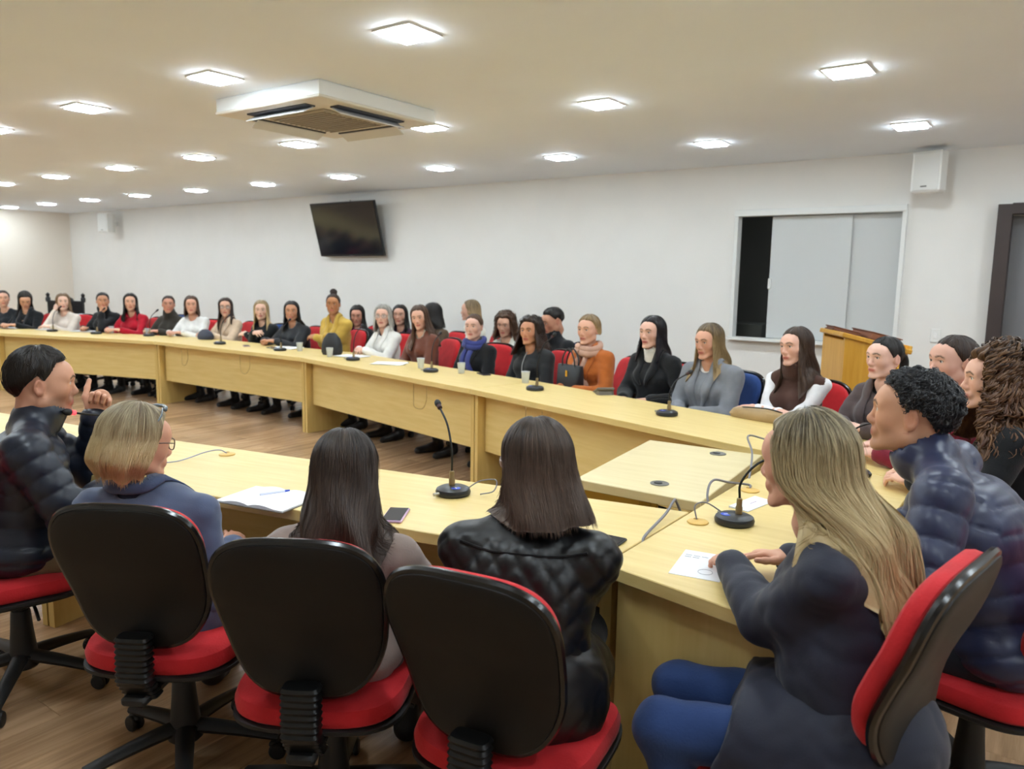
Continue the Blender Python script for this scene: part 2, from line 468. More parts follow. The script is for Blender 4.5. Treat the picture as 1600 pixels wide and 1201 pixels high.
# ---------------------------------------------------------------- air conditioner cassette
ac = thing('air_conditioner', 'white ceiling cassette air conditioner with four flaps', 'air conditioner', (-3.99, 3.495, HC))
M_AC = mat('ac_white', '#e9ebea', 0.35)
MB().prism([(-.485, -.485), (.485, -.485), (.485, .485), (-.485, .485)], -.085, 0, .006).build('housing', M_AC, ac)
pn = MB().prism([(-.49, -.49), (.49, -.49), (.49, .49), (-.49, .49)], -.097, -.08, .005).build('panel', mat('ac_panel', '#ddd8cc', 0.45), ac)
gr = MB().box((0, 0, -.103), (.52, .52, .014), ch=.004).build('intake_grille', mat('ac_grille', '#b0a898', 0.5), ac)
for k in range(12): MB().box((0, -.23 + k * .042, -.113), (.48, .016, .008), ch=.002).build('slat', mat('ac_slat', '#9c9486', 0.5), gr)
for k in range(4):
    R = rotz(k * pi / 2)
    MB().box(R @ np.array([0, .375, -.100]), (.56, .075, .012), R).build('air_slot', mat('ac_slot', '#4a4c52', 0.6), ac)
    fl = MB().box(R @ np.array([0, .385, -.125]), (.55, .085, .008), R @ rotx(radians(-28)), .003)
    fl.build('flap', mat('ac_flap', '#d4d6d8', 0.35), ac)

# ---------------------------------------------------------------- television, loudspeakers, lectern
tv = thing('television', 'black flat television tilted forward high on the wall', 'television', (-7.85, 7.16, 2.145))
tilt = rotx(radians(15))
M_TVB = mat('tv_bezel', '#17191c', 0.35)
MB().box(tilt @ np.array([0, 0.012, 0]), (1.235, .035, .72), tilt, .006).build('body', M_TVB, tv)
MB().box(tilt @ np.array([0, -.008, .008]), (1.205, .006, .68), tilt, .001).build('screen', mat('tv_screen', '#141a22', 0.12, spec=0.7), tv)
MB().box(tilt @ np.array([0, -.012, -.347]), (.06, .004, .006), tilt, .001).build('logo', mat('tv_logo', '#6a6f74', .4), tv)
bk = MB(); bk.box((0, .165, .02), (.3, .02, .3)); bk.tube([(0, .16, .1), (0, .03, .12)], .018); bk.tube([(0, .16, -.08), (0, .05, -.1)], .018)
bk.build('wall_bracket', M_BLACKM, tv)
MB().tube(bez([(-.1, .17, .4), (-.1, .14, .3), (-.05, .08, .2)], 10), .006).build('cable', M_BLACK, tv)

def wall_speaker(label, x, y, z, rz, s=1.0):
    t = thing('wall_speaker', label, 'loudspeaker', (x, y, z), rz, 'loudspeakers on the window wall')
    P = np.array([(-.115, -.1), (.115, -.1), (.115, 0), (.07, .09), (-.07, .09), (-.115, 0)]) * s
    MB().prism(P, -.16 * s, .16 * s, .012).build('cabinet', M_WHITE, t)
    MB().box((0, -.102 * s, 0.0), (.2 * s, .008, .29 * s), ch=.004).build('grille', mat('speaker_grille', '#dcdcd8', 0.7, bump=.3, bscale=300), t)
    MB().box((-.01, -.108 * s, -.115 * s), (.05 * s, .004, .012 * s), ch=.001).build('logo', mat('speaker_logo', '#77756f', .4), t)
    MB().box((0, .13 * s, 0), (.06, .1, .08)).build('wall_mount', M_WHITE, t)
wall_speaker('white loudspeaker on the wall above the door side of the window', -.965, 7.14, 2.44, radians(-18))
wall_speaker('pale grey loudspeaker on the wall near the far left corner', -14.0, 7.14, 2.39, radians(12), 1.05)

LX, LY, LA = -1.20, 6.22, radians(30)
lec = thing('lectern', 'yellow wooden lectern standing beside the window', 'lectern', (LX, LY, 0), LA)
M_LEC = wood_material('yellow_lectern_wood', '#c98f22', '#d8a23a', 0.35, (14, 14, 1.2))
def slanted(y0, y1, x0, x1, h0, h1, nm):
    """upright board whose top edge falls from h0 (at x0) to h1 (at x1)"""
    V = [(x0, y0, 0), (x1, y0, 0), (x1, y1, 0), (x0, y1, 0), (x0, y0, h0), (x1, y0, h1), (x1, y1, h1), (x0, y1, h0)]
    MB().add(V, [(3, 2, 1, 0), (4, 5, 6, 7), (0, 1, 5, 4), (2, 3, 7, 6), (1, 2, 6, 5), (3, 0, 4, 7)]).build(nm, M_LEC, lec)
slanted(-.26, -.23, -.22, .22, 1.16, 1.055, 'side_panel')
slanted(.23, .26, -.22, .22, 1.16, 1.055, 'side_panel')
MB().box((-.205, 0, .57), (.03, .46, 1.14)).build('front_panel', M_LEC, lec)
MB().box((0, 0, .72), (.40, .46, .025)).build('shelf', M_LEC, lec)
LT = roty(radians(13.5))
MB().box((0, 0, 1.125), (.50, .56, .035), LT, .006).build('top', M_LEC, lec)
MB().box((.235, 0, 1.094), (.02, .54, .035), LT, .004).build('book_ledge', M_LEC, lec)
fm = mat('brown_leather', '#6b3d2a', 0.5, var=.15)
def folder(label, lx, ly, size, turn):
    p = rotz(LA) @ (LT @ A_(lx, ly, .0185))
    t = thing('folder', label, 'folder', (LX + p[0], LY + p[1], 1.125 + p[2]), 0, 'brown folders on the lectern')
    RR = rotz(LA) @ LT @ rotz(turn)
    def bb(c, s, nm, m): MB().box(RR @ A_(*c), s, RR, .003).build(nm, m, t)
    bb((0, 0, .005), (size[0], size[1], .01), 'cover', fm); bb((0, 0, size[2] / 2), (size[0] - .02, size[1] - .015, size[2] - .018), 'pages', mat('folder_pages', '#8a5a44', .7)); bb((0, 0, size[2] - .005), (size[0], size[1], .01), 'cover', fm)
def A_(*p): return np.array(p, float)
folder('thick brown leather folder lying on the lectern', .10, .07, (.24, .33, .06), radians(8))
folder('flat brown folder on the lectern beside the thicker one', -.14, .10, (.2, .3, .032), radians(-6))

# ---------------------------------------------------------------- tables
TH = 0.75
def table_unit(name, label, front, back, modesty=True, group='yellow conference tables', legs=(1, 1), top_mat=None, inset=.12, zt=TH):
    """front and back edge as (p0, p1); local frame at the middle of the unit"""
    (a0, a1), (b0, b1) = [np.array(e, float) for e in (front, back)]
    c = (a0 + a1 + b0 + b1) / 4
    d = a1 - a0; ang = atan2(d[1], d[0])
    R2 = np.array([[cos(-ang), -sin(-ang)], [sin(-ang), cos(-ang)]])
    A0, A1, B0, B1 = [R2 @ (p - c) for p in (a0, a1, b0, b1)]
    t = thing(name, label, 'table', (c[0], c[1], 0), ang, group)
    g = .0015
    poly = [A0 + (g, 0), A1 - (g, 0), B1 - (g, 0), B0 + (g, 0)]
    MB().prism(poly, zt - .04, zt, .0025).build('tabletop', top_mat or M_TABLE, t)
    sgn = 1 if B0[1] > A0[1] else -1
    for k, (p, q_) in enumerate(((A0, B0), (A1, B1))):
        if not legs[k]: continue
        dv = (q_ - p) / np.linalg.norm(q_ - p)
        side = 1 if k == 0 else -1
        p0 = p + dv * .045 + np.array([side * .006, 0]); p1 = q_ - dv * .06 + np.array([side * .006, 0])
        MB().prism([p0, p0 + (side * .035, 0), p1 + (side * .035, 0), p1], 0, zt - .041, .002).build('leg_panel', M_TABLE_V, t)
    if modesty:
        y = A0[1] + sgn * inset
        x0, x1 = A0[0] + .045, A1[0] - .045
        MB().box(((x0 + x1) / 2, y, (.28 + zt - .041) / 2), (x1 - x0, .02, zt - .041 - .28), ch=.002).build('modesty_panel', M_TABLE, t)
    return t
FP = [np.array(p) for p in [(-13.5, 3.0), (-11.1, 4.12), (-8.6, 4.84), (-6.0, 4.85), (-3.45, 4.31), (-0.45, 3.46)]]
BP = [np.array(p) for p in [(-13.79, 3.62), (-11.34, 4.76), (-8.70, 5.52), (-5.93, 5.53), (-3.29, 4.97), (-0.27, 4.11)]]
fl_ = ['far end section of the long table at the left edge', 'section of the long table in front of the red jacket', 'middle section of the long table in front of the mustard coat', 'section of the long table in front of the brown leather jacket', 'section of the long table in front of the orange coat']
for i in range(5):
    table_unit('conference_table', 'pale yellow ' + fl_[i], (FP[i], FP[i + 1]), (BP[i], BP[i + 1]))
NF = [(-1.005, 2.492), (-3.62, 1.985), (-6.2, 1.62)]
NN = [(-1.005, 1.882), (-3.50, 1.372), (-6.16, 1.0)]
table_unit('conference_table', 'pale yellow near table with microphone and open notebook', (NF[1], NF[0]), (NN[1], NN[0]))
table_unit('conference_table', 'pale yellow near table in front of the speaker in the dark quilted jacket', (NF[2], NF[1]), (NN[2], NN[1]))
hd = thing('conference_table', 'pale yellow head table under the printed sheet', 'table', (-.71, 2.66, 0), 0, 'yellow conference tables')
MB().prism([(-.29, -.785), (.29, -.895), (.29, .79), (-.29, .94)], TH - .04, TH, .0025).build('tabletop', M_TABLE_V if False else M_TABLE, hd)
MB().prism([(-.262, -.755), (.265, -.855), (.265, -.82), (-.262, -.72)], 0, TH - .041, .002).build('leg_panel', M_TABLE_V, hd)
MB().prism([(-.262, .78), (.265, .72), (.265, .755), (-.262, .815)], 0, TH - .041, .002).build('leg_panel', M_TABLE_V, hd)
MB().box((-.2, .02, .495), (.02, 1.48, .43), ch=.002).build('modesty_panel', M_TABLE_V, hd)
MC = np.array([-1.345, 3.13])
md = thing('side_table', 'ivory low square table with two cable holes in the corner', 'table', (MC[0], MC[1], 0), radians(3))
poly = [(-.25, -.46), (.29, -.485), (.27, .45), (-.30, .45)]
top = MB().prism(poly, TH - .05, TH - .01, .003).build('tabletop', M_MID, md)
for (x, y) in ((.065, -.325), (.09, .345)):
    gm = MB().lathe([(.031, -.004), (.038, -.002), (.038, .002), (.034, .0035), (.032, .002), (.030, .0015), (.001, .0015)], 28, (x, y, TH - .009))
    gm.build('cable_grommet', mat('grey_plastic', '#6d6b66', .4), md, smooth=40)
    MB().lathe([(.001, 0), (.017, 0), (.017, .001), (.001, .001)], 20, (x - .006, y, TH - .0062)).build('cable_hole', M_BLACKM, md)
for (x0, y0_, x1, y1) in ((-.27, -.43, -.235, .42), (.235, -.43, .27, .42)):
    MB().prism([(x0, y0_), (x1, y0_), (x1, y1), (x0, y1)], 0, TH - .051, .002).build('leg_panel', M_TABLE_V, md)
MB().box((-.07, -.40, .655), (.32, .018, .085), ch=.002).build('apron', mat('apron_wood', '#c9a94e', .45), md)
MB().box((.04, -.41, .655), (.05, .006, .05), ch=.001).build('socket_plate', mat('yellow_plate', '#b89a3c', .4), md)

# ---------------------------------------------------------------- swivel chairs
M_RED = fabric('#c8262c', 0.8, 0.1)
M_BLUE = fabric('#27457f', 0.8, 0.1)
M_SHELL = mat('chair_shell', '#131211', 0.5, spec=0.35, bump=0.08, bscale=400)
M_EDGE = mat('chair_edge', '#0f0f0f', 0.22, spec=0.6)
def back_outline(n=56, grow=0.0):
    """rounded outline of the backrest: broad shoulders, narrower rounded foot; (x, z)"""
    a = np.linspace(0, 2 * pi, n, endpoint=False)
    e = 2 / 3.3
    x = np.sign(np.cos(a)) * np.abs(np.cos(a)) ** e
    z = np.sign(np.sin(a)) * np.abs(np.sin(a)) ** e
    w = .205 + .022 * np.clip(z, -1, 1) - .012 * np.clip(-z, 0, 1) ** 2
    return np.c_[x * (w + grow), z * (.225 + grow)]
def back_curve(x, z):
    """how far the back bulges towards the sitter: lumbar curve and side wrap"""
    return .028 * np.exp(-((z + .10) / .11) ** 2) + .20 * x * x - .03 * np.clip(z, 0, 1) / .22 * .6
def back_layer(mb, rings):
    """rings of (grow, y offset): lofted pillow"""
    n = 56; V = []; F = []
    for g, y in rings:
        o = back_outline(n, g)
        V.append(np.c_[o[:, 0], y + back_curve(o[:, 0], o[:, 1]), o[:, 1]])
    # fill both ends with shrinking rings
    m = len(rings)
    def cap(first):
        g, y = rings[0] if first else rings[-1]
        res = []
        for sc in (.8, .55, .3, .08):
            o = back_outline(n, g) * sc
            res.append(np.c_[o[:, 0], y + (0 if first else .006 * (1 - sc)) + back_curve(o[:, 0], o[:, 1]), o[:, 1]])
        return res
    R_ = cap(True)[::-1] + V + cap(False)
    for i in range(len(R_) - 1):
        for j in range(n):
            k = (j + 1) % n
            F.append([i * n + j, (i + 1) * n + j, (i + 1) * n + k, i * n + k])
    F.append(list(range(n))); F.append(list(range((len(R_) - 1) * n, len(R_) * n))[::-1])
    V = np.concatenate(R_)
    return V, [f_[::-1] for f_ in F]
def seat_outline(g=0.0, n=48):
    a = np.linspace(0, 2 * pi, n, endpoint=False)
    e = 2 / 3.6
    return np.c_[np.sign(np.cos(a)) * np.abs(np.cos(a)) ** e * (.232 + g), np.sign(np.sin(a)) * np.abs(np.sin(a)) ** e * (.225 + g)]
def loft(mb, rings):
    n = len(rings[0][0]); V = []; F = []
    for o, z in rings:
        V.append(np.c_[o, z if np.ndim(z) else np.full(n, z)])
    for i in range(len(V) - 1):
        for j in range(n):
            k = (j + 1) % n
            F.append([i * n + j, i * n + k, (i + 1) * n + k, (i + 1) * n + j])
    F.append(list(range(n))[::-1]); F.append(list(range((len(V) - 1) * n, len(V) * n)))
    return mb.add(np.concatenate(V), F)
RECL = radians(10)
def chair_parts():
    P = {}
    R = rotx(RECL)   # positive turns the top backwards (towards -y)
    R = rotx(-RECL).T
    cz = .715; by = -.235
    def place(V): return V @ R.T + np.array([0, by, cz])
    mb = MB(); V, F = back_layer(mb, [(-.012, -.030), (-.002, -.026), (0.0, -.016), (0.0, -.006)]); P['back_shell'] = MB().add(place(V), F)
    n = 56; o = back_outline(n, .001); pth = np.c_[o[:, 0], -.012 + back_curve(o[:, 0], o[:, 1]), o[:, 1]]
    pth = place(np.concatenate([pth, pth[:1]])); P['edge_trim'] = MB().tube(pth, .0115, 8, False)
    V, F = back_layer(mb, [(-.016, -.004), (-.008, .006), (-.008, .022), (-.014, .036), (-.03, .044)]); P['back_cushion'] = MB().add(place(V), F)
    t = MB(); t.box(place(np.array([[-.012, -.0345 + back_curve(0, -.19), -.192]]))[0], (.036, .003, .014), R, .0008); P['label_tag'] = t
    t2 = MB()
    for dx in (-.012, -.006, .001, .007): t2.box(place(np.array([[-.012 + dx, -.0365 + back_curve(0, -.19), -.190]]))[0], (.0045, .001, .004), R, 0)
    P['label_print'] = t2
    # bellows that hide the back bar
    bl = []
    for i in range(25):
        f_ = i / 24
        p = np.array([0, by - .018 - .012 * f_ + .05 * max(0, f_ - .65) / .35, .545 - .20 * f_]); bl.append((p, .036 + (.003 if i % 2 else -.0025)))
    mb = MB(); rings = []
    for p, r in bl:
        a = np.linspace(0, 2 * pi, 20, endpoint=False); e = 2 / 4.5
        rings.append((np.c_[np.sign(np.cos(a)) * np.abs(np.cos(a)) ** e * (r + .012), p[1] + np.sign(np.sin(a)) * np.abs(np.sin(a)) ** e * r * .72], p[2]))
    loft(mb, rings[::-1]); P['bellows'] = mb
    P['seat_bar'] = MB().box((0, -.13, .355), (.075, .30, .028), None, .008)
    S = seat_outline
    def sz(o, z): return z - .02 * np.clip(o[:, 1] / .22, 0, 1) ** 3 + .008 * (o[:, 0] / .22) ** 2
    P['seat_cushion'] = loft(MB(), [(S(-.01), sz(S(), .405)), (S(0), sz(S(), .415)), (S(.002), sz(S(), .435)), (S(-.006), sz(S(), .455)), (S(-.03), sz(S(), .467)), (S(-.12), sz(S(), .468))])
    P['seat_pan'] = loft(MB(), [(S(-.06), .372), (S(-.012), .385), (S(.006), .398), (S(.006), .408), (S(-.01), .412)])
    P['mechanism'] = MB().box((0, .0, .355), (.15, .19, .04), None, .01)
    P['lever'] = MB().tube(bez([(.05, .03, .355), (.16, .03, .35), (.23, .03, .335)], 10), [.006] * 11 if False else .006)
    P['column'] = MB().lathe([(.025, .10), (.025, .345)], 16)
    P['column_cover'] = MB().lathe([(.05, .10), (.047, .13), (.038, .22), (.033, .29), (.03, .30)], 20)
    P['hub'] = MB().lathe([(.045, .075), (.055, .085), (.055, .125), (.04, .135)], 20)
    lg = MB(); rr = []
    for f_ in np.linspace(0, 1, 7):
        y = .04 + f_ * .255; z = .118 - .042 * f_ ** 1.3; w = .03 - .008 * f_; h = .024 - .008 * f_
        a = np.linspace(0, 2 * pi, 10, endpoint=False)
        rr.append(np.c_[np.cos(a) * w, np.full(10, y), z + np.sin(a) * h])
    F = [[i * 10 + j, (i + 1) * 10 + j, (i + 1) * 10 + (j + 1) % 10, i * 10 + (j + 1) % 10] for i in range(6) for j in range(10)]
    F += [list(range(10)), list(range(60, 70))[::-1]]
    P['leg'] = MB().add(np.concatenate(rr), [f_[::-1] for f_ in F])
    cs = MB()
    for sx in (-1, 1): cs.lathe([(.012, -.009), (.024, -.008), (.028, -.003), (.028, .003), (.024, .008), (.012, .009)], 16, (sx * .013, .29, .028), roty(pi / 2))
    cs.tube([(0, .283, .03), (0, .283, .075)], .008); cs.box((0, .287, .046), (.022, .05, .02), None, .006)
    P['caster'] = cs
    return P
_CP = chair_parts()
_cm = {'back_shell': M_SHELL, 'edge_trim': M_EDGE, 'bellows': M_BLACK, 'seat_pan': M_BLACKM, 'label_tag': mat('tag_tan', '#b9a37c', .6), 'label_print': mat('tag_ink', '#3a2f22', .6)}
def chair_meshes(cush, tagv):
    out = {}
    for k, mb in _CP.items():
        m = cush if k in ('back_cushion', 'seat_cushion') else _cm.get(k, M_BLACKM)
        out[k] = mb.mesh(k, m, 40)
    return out
CH_RED, CH_BLUE = chair_meshes(M_RED, 1), chair_meshes(M_BLUE, 0)
# arm rests of the blue chairs
arm_mb = {}
for s_ in (-1, 1):
    arm_mb[s_] = MB().tube(bez([(s_ * .15, -.02, .36), (s_ * .27, -.02, .38), (s_ * .275, -.06, .52), (s_ * .27, -.05, .64), (s_ * .265, .05, .665), (s_ * .262, .15, .655), (s_ * .26, .17, .60)], 30), .014, 8).mesh('armrest', M_BLACK, True)
def chair(label, x, y, facing, color='red', dz=0.0, group=None, arms=False, full=True, base_turn=None):
    """facing: world angle in degrees the sitter looks along"""
    rz = radians(facing - 90)
    t = thing('office_chair', label, 'chair', (x, y, 0), rz, group or 'swivel chairs around the tables')
    C_ = CH_RED if color == 'red' else CH_BLUE
    bt = random.uniform(0, 1.2) if base_turn is None else radians(base_turn)
    for k in ('back_shell', 'edge_trim', 'back_cushion', 'bellows', 'seat_cushion', 'seat_pan', 'mechanism', 'column', 'column_cover', 'hub') + (('label_tag', 'lever', 'seat_bar') if full else ()):
        o = link(k, C_[k], t)
        if k in ('back_shell', 'edge_trim', 'back_cushion', 'label_tag'): o.location.z = dz
        if k == 'label_tag': link('label_print', C_['label_print'], o)
    for k in range(5):
        lg = link('leg', C_['leg'], t, rz=bt + k * 2 * pi / 5)
        link('caster', C_['caster'], lg)
    if arms:
        for s_ in (-1, 1): link('armrest', arm_mb[s_], t)
    return t

# ---------------------------------------------------------------- implicit surfaces for the figures
def A(*p): return np.array(p, float)
def cone(a, b, ra, rb, k=.03, op='u'): return ('c', np.asarray(a, float), np.asarray(b, float), ra, rb, k, op)
def ell(c, r, k=.03, R=None, op='u'): return ('e', np.asarray(c, float), np.asarray(r, float), R, None, k, op)
def plane(n, d, k=.01): return ('p', np.asarray(n, float), d, None, None, k, 's')   # removes the side n.p > d
def pdist(p, X, Y, Z):
    if p[0] == 'c':
        _, a, b, ra, rb = p[:5]
        d = b - a; L = max(d @ d, 1e-9)
        t = np.clip(((X - a[0]) * d[0] + (Y - a[1]) * d[1] + (Z - a[2]) * d[2]) / L, 0, 1)
        return np.sqrt((X - a[0] - t * d[0]) ** 2 + (Y - a[1] - t * d[1]) ** 2 + (Z - a[2] - t * d[2]) ** 2) - (ra + t * (rb - ra))
    if p[0] == 'e':
        _, c, r, R = p[:4]
        x, y, z = X - c[0], Y - c[1], Z - c[2]
        if R is not None:
            x, y, z = R[0, 0] * x + R[1, 0] * y + R[2, 0] * z, R[0, 1] * x + R[1, 1] * y + R[2, 1] * z, R[0, 2] * x + R[1, 2] * y + R[2, 2] * z
        k0 = np.sqrt((x / r[0]) ** 2 + (y / r[1]) ** 2 + (z / r[2]) ** 2)
        k1 = np.sqrt((x / r[0] ** 2) ** 2 + (y / r[1] ** 2) ** 2 + (z / r[2] ** 2) ** 2)
        return np.where(k0 < 1e-6, -r.min(), k0 * (k0 - 1) / np.maximum(k1, 1e-9))
    return p[2] - (p[1][0] * X + p[1][1] * Y + p[1][2] * Z)      # plane: inside = removed side
def pbox(p, m):
    if p[0] == 'c':
        a, b, ra, rb = p[1:5]; r = max(ra, rb)
        return np.minimum(a, b) - r - m, np.maximum(a, b) + r + m
    if p[0] == 'e':
        r = p[2] if p[3] is None else np.full(3, p[2].max())
        return p[1] - r - m, p[1] + r + m
    return np.full(3, -9.), np.full(3, 9.)
def comb(v, d, k, op):
    if op == 'u':
        h = np.maximum(k - np.abs(v - d), 0) / k
        return np.minimum(v, d) - h * h * k * .25
    d = -d
    h = np.maximum(k - np.abs(v - d), 0) / k
    return np.maximum(v, d) + h * h * k * .25
def sdf_eval(prims, P):
    v = np.full(len(P), 1.0)
    for p in prims:
        v = comb(v, pdist(p, P[:, 0], P[:, 1], P[:, 2]), p[5], p[6])
    return v
def sdf_mesh(prims, h):
    un = [p for p in prims if p[6] == 'u']
    lo = np.min([pbox(p, 0)[0] for p in un], 0) - 2.5 * h
    hi = np.max([pbox(p, 0)[1] for p in un], 0) + 2.5 * h
    n = np.ceil((hi - lo) / h).astype(int) + 1
    V = np.full(n, .3, np.float32)
    ax = [lo[i] + h * np.arange(n[i]) for i in range(3)]
    for p in prims:
        a, b = pbox(p, p[5] + 2 * h)
        i0 = np.clip(np.floor((a - lo) / h).astype(int), 0, n); i1 = np.clip(np.ceil((b - lo) / h).astype(int) + 1, 0, n)
        if np.any(i1 <= i0): continue
        s = tuple(slice(i0[i], i1[i]) for i in range(3))
        X = ax[0][s[0]][:, None, None]; Y = ax[1][s[1]][None, :, None]; Z = ax[2][s[2]][None, None, :]
        V[s] = comb(V[s], pdist(p, X, Y, Z), p[5], p[6])
    return nets(V, lo, h)
_C8 = np.array([(i, j, k) for i in (0, 1) for j in (0, 1) for k in (0, 1)])
_E12 = [(a, b) for a in range(8) for b in range(a + 1, 8) if np.abs(_C8[a] - _C8[b]).sum() == 1]
def nets(V, lo, h):
    S = V < 0
    c = sum(S[i:S.shape[0] - 1 + i, j:S.shape[1] - 1 + j, k:S.shape[2] - 1 + k].astype(np.int8) for i, j, k in _C8)
    act = (c > 0) & (c < 8)
    I = np.argwhere(act)
    idx = np.full(act.shape, -1, np.int32); idx[act] = np.arange(len(I))
    vals = [V[I[:, 0] + o[0], I[:, 1] + o[1], I[:, 2] + o[2]] for o in _C8]
    acc = np.zeros((len(I), 3)); cnt = np.zeros(len(I))
    for a, b in _E12:
        m = (vals[a] < 0) != (vals[b] < 0)
        t = vals[a][m] / (vals[a][m] - vals[b][m])
        acc[m] += _C8[a] + t[:, None] * (_C8[b] - _C8[a]); cnt[m] += 1
    P = lo + h * (I + acc / cnt[:, None])
    Q = []
    for ax in range(3):
        o1, o2 = [(1, 2), (2, 0), (0, 1)][ax]
        sl0 = [slice(1, -1)] * 3; sl1 = [slice(1, -1)] * 3
        sl0[ax] = slice(0, -1); sl1[ax] = slice(1, None)
        A0, A1 = S[tuple(sl0)], S[tuple(sl1)]
        E = np.argwhere(A0 != A1)
        ins = A0[tuple(E.T)]
        E = E + 1; E[:, ax] -= 1
        d1 = np.zeros(3, int); d1[o1] = 1; d2 = np.zeros(3, int); d2[o2] = 1
        q = np.stack([idx[tuple((E - d1 - d2).T)], idx[tuple((E - d2).T)], idx[tuple(E.T)], idx[tuple((E - d1).T)]], 1)
        q[~ins] = q[~ins][:, ::-1]
        Q.append(q)
    Q = np.concatenate(Q); Q = Q[(Q >= 0).all(1)]
    return P, Q
def relax(P, Q, it=1, w=.5):
    for _ in range(it):
        acc = np.zeros_like(P); cnt = np.zeros(len(P))
        for a in range(4):
            b = (a + 1) % 4
            np.add.at(acc, Q[:, a], P[Q[:, b]]); np.add.at(cnt, Q[:, a], 1)
            np.add.at(acc, Q[:, b], P[Q[:, a]]); np.add.at(cnt, Q[:, b], 1)
        P = P + w * (acc / np.maximum(cnt, 1)[:, None] - P)
    return P
def vnormals(P, Q):
    n = np.cross(P[Q[:, 2]] - P[Q[:, 0]], P[Q[:, 3]] - P[Q[:, 1]])
    N = np.zeros_like(P)
    for a in range(4): np.add.at(N, Q[:, a], n)
    return N / np.maximum(np.linalg.norm(N, axis=1), 1e-12)[:, None]
def wav(P, seed, f, n=6, an=(1, 1, 1)):
    r = np.random.default_rng(seed)
    v = np.zeros(len(P))
    for _ in range(n):
        d = r.normal(size=3) * np.array(an); d *= f * r.uniform(.6, 1.5) / max(np.linalg.norm(d), 1e-6)
        v += np.sin(P @ d + r.uniform(0, 6.28))
    return v / sqrt(n)
def np_mesh(name, P, Q, m, smooth=True, attrs=None, tri=False):
    me = bpy.data.meshes.new(name)
    k = Q.shape[1]
    me.vertices.add(len(P)); me.vertices.foreach_set('co', P.astype(np.float32).ravel())
    me.loops.add(Q.size); me.loops.foreach_set('vertex_index', Q.astype(np.int32).ravel())
    me.polygons.add(len(Q))
    me.polygons.foreach_set('loop_start', np.arange(0, Q.size, k, dtype=np.int32))
    me.update(calc_edges=True)
    me.validate()
    if smooth: me.shade_smooth()
    if m is not None: me.materials.append(m)
    for an, arr in (attrs or {}).items():
        if arr.ndim == 2:
            a = me.attributes.new(an, 'FLOAT_COLOR', 'POINT'); a.data.foreach_set('color', np.c_[arr, np.ones(len(arr))].astype(np.float32).ravel())
        else:
            a = me.attributes.new(an, 'FLOAT', 'POINT'); a.data.foreach_set('value', arr.astype(np.float32))
    return me
def join(parts):
    Ps, Qs, o = [], [], 0
    for P, Q in parts:
        Ps.append(P); Qs.append(Q + o); o += len(P)
    return np.concatenate(Ps), np.concatenate(Qs)
def uvsphere(c, r, n=12, m=8):
    P = [c + r * A(cos(a) * sin(b), cos(b), sin(a) * sin(b)) for b in np.linspace(.001, pi - .001, m + 1) for a in np.linspace(0, 2 * pi, n, endpoint=False)]
    Q = [[i * n + j, i * n + (j + 1) % n, (i + 1) * n + (j + 1) % n, (i + 1) * n + j] for i in range(m) for j in range(n)]
    return np.array(P), np.array(Q)[:, ::-1] * 1

# ---------------------------------------------------------------- heads and hands
_heads = {}
def head_shape(male, h):
    key = (male, h)
    if key in _heads: return _heads[key]
    j = .006 if male else 0
    pr = [ell(A(0, -.014, .030), A(.073, .094, .084), .02),
          ell(A(0, .026, -.018), A(.060 + j * .6, .062, .082), .03),
          ell(A(0, .064, .035), A(.055, .030, .040), .03),
          cone(A(0, -.022, -.05), A(0, -.044, -.19), .051 + j, .050 + j, .03), cone(A(0, -.044, -.19), A(0, -.030, -.25), .050 + j, .034, .03)]
    for s in (-1, 1):
        pr += [cone(A(s * (.050 + j), -.002, -.058 - j * .4), A(s * .016, .066, -.100), .017 + j * .5, .016, .03),
               ell(A(s * .038, .056, -.020), A(.022, .022, .026), .025),
               cone(A(s * .012, .088, .024), A(s * .044, .072, .022), .0085 + j * .25, .007, .018),
               ell(A(s * .0105, .094, -.036), A(.0090, .010, .0075), .008),
               ell(A(s * .0775, -.012, -.006), A(.0085, .019, .031), .007, rotz(s * .35)),
               ell(A(s * .083, -.010, -.002), A(.004, .010, .017), .006, None, 's'),
               ell(A(s * .031, .096, .006), A(.019, .016, .0125), .012, None, 's')]
    pr += [cone(A(0, .084, .014), A(0, .103, -.026), .0072, .0088, .012), ell(A(0, .101, -.031), A(.0105, .0105, .0090), .01),
           ell(A(0, .078, -.100), A(.019, .014, .015), .02),
           ell(A(0, .083, -.062), A(.027, .014, .018), .015),
           cone(A(-.015, .089, -.0595), A(.015, .089, -.0595), .0048, .0048, .006), cone(A(-.013, .0885, -.0705), A(.013, .0885, -.0705), .0055, .0055, .006)]
    # eyelids: the ball shows only between them
    for s in (-1, 1):
        pr += [cone(A(s * .020, .0855, .0135), A(s * .042, .0785, .0125), .0052, .005, .006), cone(A(s * .021, .0845, -.0005), A(s * .041, .078, .000), .004, .004, .006)]
    P, Q = sdf_mesh(pr, h)
    P = relax(P, Q, 1, .3)
    _heads[key] = (P, Q)
    return P, Q
